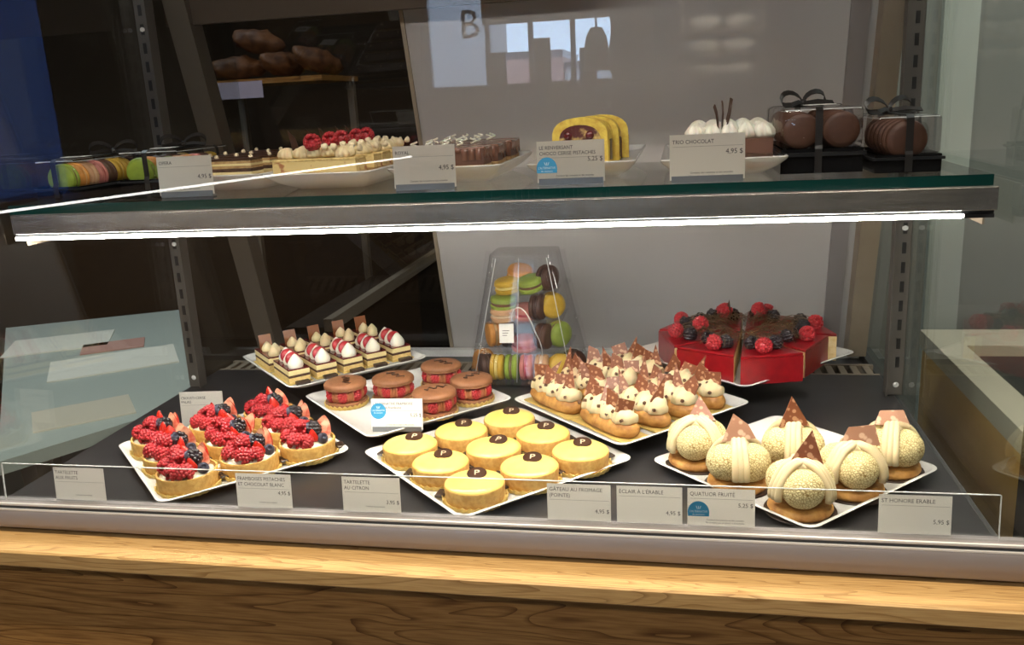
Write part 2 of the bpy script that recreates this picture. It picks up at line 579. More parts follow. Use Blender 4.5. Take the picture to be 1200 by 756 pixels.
# street wall behind the photographer with its shop window (seen mirrored in the case front)
WX0, WX1, WZ0, WZ1 = -1.72, -0.40, 0.54, 1.55
bm = bmesh.new()
add_box(bm, (XL, YF - 0.12, FZ), (-5.62, YF, CZ)); add_box(bm, (-4.57, YF - 0.12, FZ), (WX0, YF, CZ))
add_box(bm, (-5.62, YF - 0.12, FZ), (-4.57, YF, -0.3)); add_box(bm, (-5.62, YF - 0.12, 1.5), (-4.57, YF, CZ))
add_box(bm, (WX1, YF - 0.12, FZ), (XR, YF, CZ))
add_box(bm, (WX0, YF - 0.12, FZ), (WX1, YF, WZ0))
add_box(bm, (WX0, YF - 0.12, WZ1), (WX1, YF, CZ))
struct('wall_front', finish(bm, 'wall_front', M['wall_dark']))
win = struct('window_1', box('window_glass', (WX0, YF - 0.07, WZ0), (WX1, YF - 0.06, WZ1), M['glass']))
for a, b in (((WX0, WZ0), (WX0 + 0.05, WZ1)), ((WX1 - 0.05, WZ0), (WX1, WZ1)), ((WX0, WZ0), (WX1, WZ0 + 0.05)), ((WX0, WZ1 - 0.05), (WX1, WZ1))):
    part('window_frame', box('window_frame', (a[0], YF - 0.09, a[1]), (b[0], YF - 0.03, b[1]), M['black']), win)
for x in (-1.27, -0.98, -0.70):
    part('mullion', box('mullion', (x - 0.015, YF - 0.085, WZ0 + 0.05), (x + 0.015, YF - 0.035, WZ1 - 0.05), M['black']), win)
# the letter on the window reads the right way from the street
bl = text_mesh('B', 0.26, M['window_dark'], 'CENTER')
part('window_letter', bl, win, (-1.39, YF - 0.05, 0.90))
w2 = struct('window_2', box('window_tinted', (-5.62, YF - 0.07, -0.3), (-4.57, YF - 0.06, 1.5), pane_mat('blue_mirror_tint', (0.09, 0.135, 0.22))))  # tinted pane added to give the blue reflection at far left
part('window_frame', box('window_frame', (-4.60, YF - 0.09, -0.3), (-4.57, YF - 0.03, 1.5), M['black']), w2)
# street outside
struct('ground', box('ground', (-14, -22, FZ - 0.12), (10, YF - 0.13, FZ - 0.02), M['street']))
for (x0, x1, h, m, lab) in ((-9, -3.2, 2.2, 'stone', 'pale stone street building across from the shop window at left'),
                            (-3.2, -1.9, 1.15, 'brick', 'low pink street house between two pale facades across the road'),
                            (-1.9, 6, 0.95, 'stone', 'long low pale street building across from the shop window at right')):
    b_ = thing('street_building', lab, 'building', ((x0 + x1) / 2, -16, FZ - 0.02))
    hw = (x1 - x0) / 2
    part('wall', box('wall', (-hw + 0.01, 0, 0), (hw - 0.01, 2, h - FZ), M[m]), b_)
    part('roof', box('roof', (-hw + 0.01, -0.2, h - FZ), (hw - 0.01, 2, h - FZ + 0.12), M['window_dark']), b_)
    nwin = max(2, int(hw * 1.6))
    for i in range(nwin):
        xx = -hw + (i + 0.5) * 2 * hw / nwin
        part('window', box('window', (xx - 0.28, -0.04, h - FZ - 1.0), (xx + 0.28, 0.03, h - FZ - 0.3), M['window_dark']), b_)
# bar stools added as dark silhouettes, and a milk-glass lamp by the window
for i, x in enumerate((-1.12, -0.84, -0.56)):
    s = thing('bar_stool', ('leftmost', 'middle', 'rightmost')[i] + ' high backed stool added as a dark shape in the mirrored window', 'stool', (x, -4.6, FZ), 0, 'stools by the shop window')
    part('seat', box('seat', (-0.13, -0.13, 1.36), (0.13, 0.13, 1.40), M['black']), s)
    part('backrest', box('backrest', (-0.05, -0.13, 1.44), (0.05, -0.10, 1.72 + 0.07 * (i % 2)), M['black']), s)
    for sx in (-1, 1):
        for sy in (-1, 1):
            part('leg', box('leg', (sx * 0.10 - 0.012, sy * 0.10 - 0.012, 0), (sx * 0.10 + 0.012, sy * 0.10 + 0.012, 1.36), M['black']), s)
lp = thing('pendant_lamp', 'grey bell shaped pendant lamp hanging before the shop window, seen mirrored', 'lamp', (-0.405, -3.6, CZ))
part('shade', lathe('shade', [(0.0, -1.045), (0.028, -1.05), (0.050, -1.09), (0.062, -1.16), (0.066, -1.25), (0.063, -1.25), (0.058, -1.16), (0.045, -1.095), (0.0, -1.055)], mat('lamp_shade', (0.34, 0.33, 0.33), 0.5), 20), lp)
part('cord', tube('cord', [(0, 0, -0.005), (0, 0, -1.05)], 0.005, M['black']), lp)
hl = thing('hanging_figure', 'added long lumpy dark brown lantern by the shop window, seen mirrored', 'silhouette', (-0.195, -2.8, CZ))  # shape added in place of a dark brown mirrored figure
bm = bmesh.new()
add_lathe(bm, [(0, -0.62), (0.05, -0.63), (0.085, -0.72), (0.075, -0.86), (0.092, -1.0), (0.082, -1.12), (0.098, -1.24), (0.075, -1.31), (0, -1.325)], 20)
for v in bm.verts:
    d = 1 + 0.16 * mnoise.noise(v.co * 9)
    v.co.x *= d
    v.co.y *= d
part('figure_body', finish(bm, 'figure_body', mat('brown_figure', (0.075, 0.045, 0.032), 0.8), True), hl)
part('cord', tube('cord', [(0, 0, -0.005), (0, 0, -0.63)], 0.005, M['black']), hl)
hs = thing('window_block', 'dark brown board added before the shop window to darken its mirror image', 'sign', (-0.745, -4.5, CZ))  # board added to block part of the bright mirrored window
part('board', box('board', (-0.415, -0.015, -0.93), (0.415, 0.015, -0.55), M['walnut']), hs)
for x in (-0.35, 0.35):
    part('hanger', tube('hanger', [(x, 0, -0.004), (x, 0, -0.55)], 0.005, M['black']), hs)
# added counter, out of view; its glowing edge mirrors as a thin white line
oc = thing('mirror_line_counter', 'low dark counter added left of the photographer, glowing edge mirrors as a line', 'counter', (-1.215, -1.53, FZ), math.atan2(-1.43, 0.49))
part('body', box('body', (-0.78, -0.45, 0), (0.78, -0.02, 1.235), M['walnut']), oc)
part('glow_edge', box('glow_edge', (-0.78, -0.012, 1.247), (0.78, -0.006, 1.2525), mat('glow_edge', (1, 1, 1), emit=(1, 0.97, 0.93), estr=14)), oc)
part('glow_channel', box('glow_channel', (-0.78, -0.022, 1.235), (0.78, -0.012, 1.255), M['black']), oc)

# ------------------------------------------------------------------ wooden counter that carries the case
ct = thing('service_counter', 'oak service counter with pale front ledge under the glass pastry case', 'counter', (0, 0, FZ))
ZT = -0.034
KS = 0.0075 / 1.245          # the counter rises slightly towards the left
def shim(me, below=9.0):
    for v in me.vertices:
        if v.co.z < below:
            v.co.z += KS * (0.345 - v.co.x)
    return me
ZC = -0.0252
def ledge(name, a, b, m, bev=0.0):
    me = shim(box(name, a, b, m, bev))
    for v in me.vertices:
        v.co.z -= FZ
    return me
part('counter_top', ledge('counter_top', (-1.6, -0.094, ZC - 0.021), (0.95, -0.0295, ZC), M['oak'], 0.002), ct)
part('case_bed', box('case_bed', (-0.9, -0.029, ZT - 0.022 - FZ), (0.349, 0.82, ZT - FZ), M['black']), ct)
part('front_panel', ledge('front_panel', (-1.6, -0.070, -0.87), (0.345, -0.058, ZC - 0.0212), M['oak_dark']), ct)
part('front_panel', ledge('front_panel', (0.349, -0.070, -0.87), (0.95, -0.058, ZC - 0.0212), M['oak_dark']), ct)
part('plinth', box('plinth', (-0.9, -0.04, 0), (0.345, 0.8, 0.08), M['black']), ct)
part('carcass', box('carcass', (-0.9, -0.057, 0.08), (0.345, 0.80, ZT - 0.0225 - FZ), M['walnut']), ct)

# ------------------------------------------------------------------ the display case
XA, XB = -0.895, 0.345         # outer faces of the glass ends
def door_y(z):
    return 0.79 - 0.27 * (z + 0.03)

dc = thing('display_case', 'refrigerated glass pastry case with brushed metal front rail on oak counter', 'display case', (0, 0, ZT))
def dpart(name, me, **k):
    for v in me.vertices:
        v.co.z -= ZT
    return part(name, me, dc, **k)
def yz_prism(name, prof, x0, x1, m, smooth=False):
    bm = bmesh.new()
    a = [bm.verts.new((x0, y, z)) for y, z in prof]
    b = [bm.verts.new((x1, y, z)) for y, z in prof]
    bm.faces.new(a); bm.faces.new(b[::-1])
    n = len(prof)
    for i in range(n):
        bm.faces.new((a[i], b[i], b[(i + 1) % n], a[(i + 1) % n]))
    return finish(bm, name, m, smooth, 30)

rail = dpart('front_rail', shim(yz_prism('front_rail', [(-0.0445, -0.0205), (-0.0480, -0.016), (-0.0500, -0.006), (-0.0492, 0.0090), (-0.0478, 0.0120), (-0.028, 0.0120), (-0.028, -0.0205)], -0.90, 0.345, M['alu'], True), -0.010))
dpart('rail_highlight', box('rail_highlight', (-0.90, -0.0482, 0.0121), (0.345, -0.0285, 0.0140), M['alu_bright']))  # bright strip stands for the highlight on the face's top edge
dpart('rail_lip', yz_prism('rail_lip', [(-0.0462, 0.0176), (-0.0470, 0.0192), (-0.0460, 0.0208), (-0.0448, 0.0214), (-0.029, 0.0214), (-0.029, 0.0176)], -0.90, 0.345, M['alu']))
dpart('rail_groove', box('rail_groove', (-0.90, -0.0448, 0.0141), (0.345, -0.0285, 0.0175), M['rubber']))
dpart('rail_glint', box('rail_glint', (-0.90, -0.0474, 0.0185), (0.345, -0.0448, 0.0217), M['alu_bright'], 0.0006), label='front lip, highlight in its colour')  # bright bar stands for the white highlight along the lip
dpart('rail_foot', box('rail_foot', (-0.90, -0.0290, -0.0335), (0.340, -0.0278, -0.0150), M['black']))
dpart('deck', box('deck', (XA + 0.006, -0.0275, -0.022), (0.328, 0.575, 0.0), M['deck'], 0.001))
dpart('base_pan', box('base_pan', (XA + 0.006, -0.0275, -0.0335), (0.339, 0.795, -0.0265), M['black']))
gr = dpart('air_grille', box('air_grille', (XA + 0.006, 0.632, -0.0262), (0.328, 0.640, -0.001), M['steel_dull']))
part('grille_edge', box('grille_edge', (XA + 0.006, 0.5765, -0.004 - ZT), (0.328, 0.583, -0.0005 - ZT), M['steel_dull']), gr)
slat = None
for i in range(58):
    x = XA + 0.018 + i * 0.0209
    if slat is None:
        slat = box('slat', (-0.0055, 0.584, -0.005), (0.0055, 0.631, -0.0015), M['steel_dull'])
    part('slat', slat, gr, (x, 0, -ZT))
dpart('door_track', box('door_track', (XA + 0.006, 0.755, -0.026), (0.328, 0.775, -0.012), M['alu_bright']))
# glass ends and front
dpart('front_glass', box('front_glass', (XA, -0.0405, 0.0217), (XB + 0.001, -0.0365, 0.74), M['glass']))
dpart('left_glass', box('left_glass', (XA, -0.036, -0.020), (XA + 0.005, 0.80, 0.74), M['side_glass']))
dpart('right_glass', box('right_glass', (XB - 0.005, -0.036, -0.026), (XB, 0.80, 0.74), M['side_glass']))
dpart('glass_gasket', box('glass_gasket', (0.3285, -0.0275, -0.026), (0.3395, 0.80, -0.010), M['rubber']))
dpart('corner_bead', box('corner_bead', (0.3465, -0.041, -0.02), (0.3490, -0.037, 0.20), M['acrylic_edge']))
# slotted standards on both end walls
for side, x0, x1 in ((-1, XA + 0.0055, XA + 0.031), (1, 0.3135, 0.3393)):
    st = dpart('standard', box('standard', (x0, 0.470, 0.0005), (x1, 0.488, 0.72), M['standard'], 0.001))
    xc = (x0 + x1) / 2 + side * 0.002
    slotm = box('slot', (-0.0030, -0.0006, -0.0085), (0.0030, 0.0006, 0.0085), M['black'])
    for k in range(22):
        part('slot', slotm, st, (xc, 0.4698, 0.055 + k * 0.03 - ZT))
    xi = x1 if side < 0 else x0
    part('flange', box('flange', (-0.0012, 0, 0), (0.0012, 0.010, 0.70), M['standard']), st, (xi, 0.4600, 0.0008 - ZT))
    scm = lathe('screw', [(0, 0.0012), (0.003, 0.001), (0.0045, 0), (0, 0)], M['alu_bright'], 12)
    for z in (0.018, 0.265, 0.285, 0.625):
        part('screw', scm, st, (xc, 0.4696, z - ZT), (pi / 2, 0, 0))
# leaning jambs at the back corners
def lean_prism(name, x0, x1, z0, z1, d0, d1, m):
    """slab following the lean of the back plane, d = offset in front of the doors"""
    bm = bmesh.new()
    vs = []
    for z in (z0, z1):
        for x in (x0, x1):
            for d in (d0, d1):
                vs.append(bm.verts.new((x, door_y(z) - d, z)))
    for f in [(0, 1, 3, 2), (4, 6, 7, 5), (0, 4, 5, 1), (2, 3, 7, 6), (0, 2, 6, 4), (1, 5, 7, 3)]:
        bm.faces.new([vs[i] for i in f])
    return finish(bm, name, m)
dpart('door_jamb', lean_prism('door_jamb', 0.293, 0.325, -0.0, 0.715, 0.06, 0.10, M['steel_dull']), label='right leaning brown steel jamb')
dpart('door_jamb', lean_prism('door_jamb', -0.855, -0.815, -0.0, 0.715, 0.06, 0.10, M['steel_shaded']), label='left leaning brown steel jamb')
dr = dpart('sliding_door', lean_prism('sliding_door', -0.475, 0.338, -0.024, 0.715, 0.0, 0.006, M['smoked']), label='smoked grey sliding door')
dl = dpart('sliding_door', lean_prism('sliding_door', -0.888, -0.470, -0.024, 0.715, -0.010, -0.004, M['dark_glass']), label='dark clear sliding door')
part('door_stile', lean_prism('door_stile', 0.262, 0.292, -0.024, 0.715, 0.0065, 0.012, M['alu']), dr, (0, 0, -ZT))
part('door_stile', lean_prism('door_stile', -0.475, -0.468, -0.024, 0.715, 0.0065, 0.010, M['steel_dull']), dr, (0, 0, -ZT))
dpart('canopy', box('canopy', (XA + 0.0055, -0.036, 0.722), (XB - 0.0055, 0.82, 0.77), M['walnut']))
dpart('canopy_led', box('canopy_led', (XA + 0.03, 0.005, 0.712), (XB - 0.03, 0.017, 0.7205), M['led_top']))
dpart('soffit_reflection', box('soffit_reflection', (XA + 0.03, 0.520, 0.632), (-0.10, 0.532, 0.7205), M['wall_dark']))  # dark bar added in place of a ceiling soffit's reflection

# ------------------------------------------------------------------ glass shelf with metal channel and lamp
SZ = 0.379          # top of the glass shelf
SX0, SX1 = -0.872, 0.324
sh = thing('glass_shelf', 'green edged glass shelf with brushed steel front channel and lit strip', 'shelf', (0, 0.092, SZ - 0.012))
bm = bmesh.new()
add_box(bm, (SX0, 0.0, 0.0), (SX1, 0.345, 0.012))
for f in bm.faces:
    c = f.calc_center_median()
    if abs(c.y) < 1e-4 or abs(c.x - SX1) < 1e-4 or abs(c.x - SX0) < 1e-4:
        f.material_index = 1
part('glass_pane', finish(bm, 'glass_pane', [M['glass'], M['glass_edge']]), sh)
part('front_channel', box('front_channel', (SX0, 0.000, -0.0265), (SX1 + 0.006, 0.022, -0.0012), M['steel'], 0.0008), sh)
part('channel_shadow_gap', box('channel_shadow_gap', (SX0, 0.004, -0.0300), (SX1 + 0.004, 0.022, -0.0267), M['black']), sh)
part('led_strip', box('led_strip', (SX0 - 0.0, 0.003, -0.0345), (SX1 - 0.028, 0.013, -0.0302), M['led']), sh)
part('end_cap', box('end_cap', (SX1 - 0.026, 0.002, -0.0345), (SX1 + 0.004, 0.022, -0.0302), M['black']), sh)
for x in (SX0 - 0.001, SX1 + 0.0005):
    part('bracket', box('bracket', (x - 0.001, 0.024, -0.045), (x + 0.001, 0.362, -0.001), M['steel_dull']), sh)

# ------------------------------------------------------------------ beyond the glass: kitchen, service table, side counter
kc = thing('kitchen_worktop', 'dark kitchen worktop with pale steel edge behind the dark door', 'worktop', (-0.805, 0.95, FZ))
part('edge', box('edge', (-0.022, 0, 0.925), (0, 1.9, 0.955), mat('worktop_edge', (0.55, 0.45, 0.34), 0.5)), kc)
part('top', box('top', (-0.12, 0, 0.91), (-0.0225, 1.9, 0.935), M['wall_dark']), kc)
part('cabinet', box('cabinet', (-0.115, 0.01, 0), (-0.03, 1.89, 0.909), M['wall_dark']), kc)

st_ = thing('service_table', 'pale grey blue table with papers beyond the left glass end', 'table', (-1.70, 1.15, FZ))
tt = [(-0.62, 0.50), (-0.06, 0.78), (0.53, -0.20), (0.29, -0.60)]
part('table_top', prism('table_top', tt, 0.72, 0.75, M['table_pale']), st_)
for x, y in ((-0.52, 0.48), (-0.1, 0.68), (0.44, -0.18), (0.27, -0.48)):
    part('leg', box('leg', (x - 0.02, y - 0.02, 0), (x + 0.02, y + 0.02, 0.72), M['steel_dull']), st_)
for (x, y, rz, a, b, m, lab) in ((-1.95, 1.45, 0.5, 0.30, 0.21, 'paper_white', 'white sheet of paper at far end of the pale table'),
                              (-1.62, 1.25, 0.62, 0.34, 0.22, 'paper_white', 'white folder lying mid table beyond the left glass'),
                              (-1.42, 0.84, 0.7, 0.22, 0.16, 'paper', 'cream sheet of paper nearest the case on pale table'),
                              (-1.74, 1.42, 0.55, 0.18, 0.12, 'brick', 'pinkish folder lying between white sheets on pale table')):
    o = tag(part('paper_sheet', box('paper_sheet', (-a / 2, -b / 2, 0), (a / 2, b / 2, 0.004), M[m]), None, (x, y, FZ + 0.7505), (0, 0, rz)), lab, 'paper')

nc = thing('side_counter', 'cream topped wooden counter with dark inset beyond the right glass', 'counter', (0.462, 0, FZ))
part('side_panel', box('side_panel', (0.004, 0.112, 0), (0.03, 0.86, 0.915), mat('honey_panel', (0.74, 0.46, 0.15), 0.5, col2=(0.66, 0.38, 0.11), nscale=5, stretch=(1, 1, 6))), nc)
bm = bmesh.new()
add_box(bm, (0, 0.112, 0.916), (0.052, 0.87, 0.95))
add_box(bm, (0.0521, 0.755, 0.916), (1.3, 0.87, 0.95))
part('rim', finish(bm, 'rim', M['counter_cream']), nc)
part('inset', box('inset', (0.0525, 0.112, 0.90), (1.3, 0.7545, 0.93), M['granite']), nc)
part('back_panel', box('back_panel', (0.03, 0.835, 0), (1.3, 0.86, 0.915), M['oak_dark']), nc)
be = thing('cabinet_end', 'black upright cabinet end at the right edge beside the case', 'cabinet', (0.36, -0.05, -0.0245))
part('panel', box('panel', (0.0, 0.0, 0.001), (0.35, 0.10, 0.215), M['black_gloss'], 0.002), be)
struct('wall_partition', box('wall_partition', (0.36, 1.75, FZ), (XR, 1.83, CZ), M['wall_grey']))
struct('trim_2', box('trim', (0.69, 1.72, FZ), (0.78, 1.749, CZ), M['trim_pale']))
struct('trim_3', box('trim', (0.98, 1.735, FZ), (1.02, 1.749, CZ), M['wall_dark']))

# bread shelf in the kitchen (dim, behind the dark door)
bs = thing('bread_shelf', 'wooden shelf board with loaves behind the dark sliding door', 'shelf', (-1.12, 1.55, 0.56))
part('board', box('board', (-0.24, -0.14, 0), (0.16, 0.14, 0.014), M['oak_dark']), bs)
part('post', box('post', (-0.23, 0.12, -1.509), (-0.21, 0.14, -0.001), M['steel_dull']), bs)
part('post', box('post', (0.13, 0.12, -1.509), (0.15, 0.14, -0.001), M['steel_dull']), bs)
def loaf_mesh():
    bm = bmesh.new()
    vs = add_ico(bm, (0, 0, 0), 0.045, 3, (1.7, 0.85, 0.75))
    for v in bm.verts:
        v.co *= 0.9 + 0.28 * mnoise.noise(v.co * 45) + 0.10 * abs(sin(v.co.x * 80))
    return finish(bm, 'loaf', M['bread'], True)
lm = loaf_mesh()
for i, (x, y, z, rz) in enumerate(((-1.265, 1.54, 0.6115, 0.5), (-1.13, 1.55, 0.6155, 1.2), (-1.20, 1.55, 0.682, 0.2), (-1.02, 1.54, 0.6185, 0.9))):
    tag(part('bread_loaf', lm, None, (x, y, z), (0, 0.1 * i, rz)),
        ('brown loaf at left end of the bread shelf', 'brown loaf turned end on, second on the bread shelf', 'brown loaf lying on top of two others on the bread shelf', 'brown loaf alone at right end of the bread shelf')[i], 'bread', 'loaves on the bread shelf')
for i, (x, wd) in enumerate(((-1.29, 0.05), (-1.20, 0.13))):
    tag(part('shelf_card', box('shelf_card', (-wd / 2, 0, -0.045), (wd / 2, 0.002, 0.0), M['lilac']), None, (x, 1.4075, 0.568)),
        ('small lilac card on the front of the bread shelf', 'wide lilac card on the front of the bread shelf')[i], 'card')
mr = thing('meringue_rack', 'wall rack of pale meringues behind the smoked door', 'rack', (0.08, 0.98, 0.50))
for k in range(3):
    part('shelf', box('shelf', (-0.075, -0.03, k * 0.046), (0.075, 0.03, k * 0.046 + 0.004), M['steel_dull']), mr)
for sx in (-0.078, 0.078):
    part('upright', box('upright', (sx - 0.003, -0.03, -1.449), (sx + 0.003, 0.03, 0.17), M['steel_dull']), mr)
def mer_mesh():
    bm = bmesh.new()
    add_ico(bm, (0, 0, 0), 0.016, 3, (1.9, 1.0, 0.95))
    for v in bm.verts:
        v.co *= 1 + 0.05 * sin(v.co.x * 700)
    return finish(bm, 'meringue', M['meringue'], True)
mm_ = mer_mesh()
for k in range(3):
    for j in range(2):
        tag(part('meringue', mm_, None, (0.08 + (-0.034, 0.034)[j], 0.98, 0.50 + k * 0.046 + 0.0193)),
            'pale meringue %s of the %s rack shelf behind smoked door' % (('left', 'right')[j], ('lowest', 'middle', 'top')[k]), 'meringue', 'meringues behind the smoked door')

# ================================================================== PLATES AND STANDS
def plate_mesh(hx, hy, h, base=0.74, rr=0.018, floor=0.5):
    """square coupe plate: flat foot, flaring wall, rounded rim, dished inside"""
    bm = bmesh.new()
    prof = [(base * 0.9, 0.0), (base, 0.0), ((base + 1) / 2 + 0.03, h * 0.42), (0.985, h * 0.82), (1.0, h * 0.95), (0.985, h), (0.965, h * 0.96), (0.915, h * (floor + 0.05)), (0.62, h * floor)]
    rings = []
    for s, z in prof:
        rings.append([bm.verts.new((x, y, z)) for x, y in rrect(hx * s, hy * s, rr * (0.6 + 0.4 * s), 4)])
    bm.faces.new(rings[0][::-1])
    for a, b in zip(rings[:-1], rings[1:]):
        n = len(a)
        for i in range(n):
            bm.faces.new((a[i], a[(i + 1) % n], b[(i + 1) % n], b[i]))
    bm.faces.new(rings[-1])
    return finish(bm, 'plate', M['porcelain'], True, 60)


PM = {}
def plate(label, x, y, z, side, h=0.015, rz=pi / 4, sy=None, base=0.74, floor=0.5):
    k = (side, sy, h, base, floor)
    if k not in PM:
        PM[k] = plate_mesh(side / 2, (sy or side) / 2, h, base, 0.016, floor)
    return tag(part('serving_plate', PM[k], None, (x, y, z), (0, 0, rz)), label, 'plate', None)


def stand(label, x, y, h, side, rz=pi / 4, leg=0.62):
    s = thing('plate_stand', label, 'stand', (x, y, 0.0004), rz, 'clear plate stands')
    a = side * leg / 2
    part('top', box('top', (-a, -a, h - 0.0035), (a, a, h), M['acrylic'], 0.001), s)
    part('side', box('side', (-a, -a, 0), (-a + 0.003, a, h - 0.0036), M['acrylic']), s)
    part('side', box('side', (a - 0.003, -a, 0), (a, a, h - 0.0036), M['acrylic']), s)
    return s


FRU = (-0.643, 0.166)
LEM = (-0.252, 0.164)
STH = (0.136, 0.160)
MAC = (-0.430, 0.338)
ECL = (-0.080, 0.345)
MIL = (-0.610, 0.484)
CAK = (0.092, 0.545)
zMAC, zECL, zMIL, zCAK = 0.0195, 0.0165, 0.0415, 0.0355
plate('white square plate under the berry tartlets, front left', *FRU, 0.0003, 0.262)
plate('white square plate under nine lemon tartlets, front middle', *LEM, 0.0003, 0.270)
plate('white square plate under six round cream puffs, front right', *STH, 0.0003, 0.253)
plate('white square plate under cocoa macaron sandwiches, behind the lemon plate', *MAC, zMAC, 0.248)
plate('white square plate under the cream eclairs, middle of case', *ECL, zECL, 0.258)
plate('white square plate under layered cream slices, back left', *MIL, zMIL, 0.252)
plate('white square plate under the red cheesecake wedges, back right', *CAK, zCAK, 0.272)
stand('low clear stand under the plate of cocoa macaron sandwiches', *MAC, zMAC - 0.0006, 0.248)
stand('low clear stand under the plate of cream eclairs', *ECL, zECL - 0.0006, 0.258)
stand('taller clear stand under the plate of layered slices, back left', *MIL, zMIL - 0.0006, 0.252)
stand('clear stand under the plate of red cheesecake, back right', *CAK, zCAK - 0.0006, 0.272)

UZ = SZ + 0.0003
plate('white plate under the layered coffee bars, upper shelf left', -0.622, 0.305, UZ, 0.150, 0.024, 0, 0.28, 0.66, 0.72)
plate('white plate under raspberry topped bars on the upper shelf', -0.462, 0.285, UZ, 0.148, 0.024, 0, 0.29, 0.66, 0.72)
plate('white plate under glossy cocoa glazed bars on the upper shelf', -0.300, 0.305, UZ, 0.150, 0.024, 0, 0.28, 0.66, 0.72)
plate('white plate under yellow marbled cake slices, upper shelf', -0.122, 0.325, UZ, 0.135, 0.024, 0, 0.35, 0.66, 0.72)
plate('white plate under white topped chocolate bars, upper shelf right', 0.048, 0.300, UZ, 0.146, 0.024, 0, 0.34, 0.66, 0.72)
zUP = UZ + 0.024 * 0.74     # where pastries stand on the upper plates

# ================================================================== BERRIES
def berry_mesh(name, r, m, n=42, dr=0.34, hollow=True, tall=1.1):
    bm = bmesh.new()
    g = pi * (3 - sqrt(5))
    for i in range(n):
        z = 1 - 1.75 * i / (n - 1)
        if hollow and z > 0.80:
            continue
        rr = sqrt(max(0, 1 - z * z))
        add_ico(bm, (r * 0.78 * rr * cos(i * g), r * 0.78 * rr * sin(i * g), -r * 0.78 * tall * z), r * dr, 2)
    add_ico(bm, (0, 0, r * (0.16 if hollow else 0.05)), r * (0.68 if hollow else 0.66), 2)
    return finish(bm, name, m, True)


RASP = berry_mesh('raspberry', 0.0118, M['raspberry'], 62, 0.245)
BLACK = berry_mesh('blackberry', 0.0088, M['blackberry'], 34, 0.38, False, 1.15)
BLUE = lathe('blueberry', [(0, -0.0062), (0.0035, -0.0056), (0.0063, -0.002), (0.0068, 0.001), (0.0055, 0.0048), (0.0034, 0.0062), (0.0029, 0.0072), (0.0022, 0.0060), (0.0012, 0.0046), (0, 0.0043)], M['blueberry'], 16)


def strawberry_mesh():
    """half strawberry standing on its wide end, tip up: skin behind, cut flesh in front (-y)"""
    bm = bmesh.new()
    prof = [(0.0, 0.0), (0.0065, 0.0012), (0.0092, 0.0055), (0.0088, 0.011), (0.0064, 0.018), (0.0030, 0.0238), (0.0, 0.0262)]
    n = 10
    rings = []
    for r, z in prof:
        rings.append([bm.verts.new((r * cos(pi * k / n), 0.85 * r * sin(pi * k / n), z)) for k in range(n + 1)])
    for a, b in zip(rings[:-1], rings[1:]):
        for k in range(n):
            f = bm.faces.new((a[k], a[k + 1], b[k + 1], b[k])); f.material_index = 0
    for a, b in zip(rings[:-1], rings[1:]):
        f = bm.faces.new((a[0], b[0], b[-1], a[-1])); f.material_index = 1
    bmesh.ops.remove_doubles(bm, verts=bm.verts[:], dist=1e-5)
    return finish(bm, 'strawberry_slice', [M['strawberry'], M['strawberry_cut']], True, 50)


STRAW = strawberry_mesh()

# ================================================================== TARTLETS
def scallop(n, a):
    return lambda t, r, z: 1 + a * cos(n * t)


def scallop_board(r, m, n=26):
    me = lathe('board', [(0, 0), (r * 0.95, 0), (r * 0.985, 0.0020), (r, 0.0058), (r * 0.965, 0.0056), (r * 0.94, 0.0034), (0, 0.0034)], m, n * 4, lambda t, rr, z: 1 + (0.026 * cos(n * t) if rr > r * 0.9 else 0))
    for v in me.vertices:
        if v.co.z > 0.004:
            v.co.z += 0.0017 * cos(n * math.atan2(v.co.y, v.co.x))
    return me


def shell_mesh(r, h):
    return lathe('pastry_shell', [(0, 0.0), (r * 0.955, 0.0), (r * 0.97, h * 0.3), (r, h * 0.93), (r * 0.985, h), (r * 0.93, h), (r * 0.915, h * 0.9), (r * 0.90, h * 0.55), (0, h * 0.55)], M['crust'], 48)


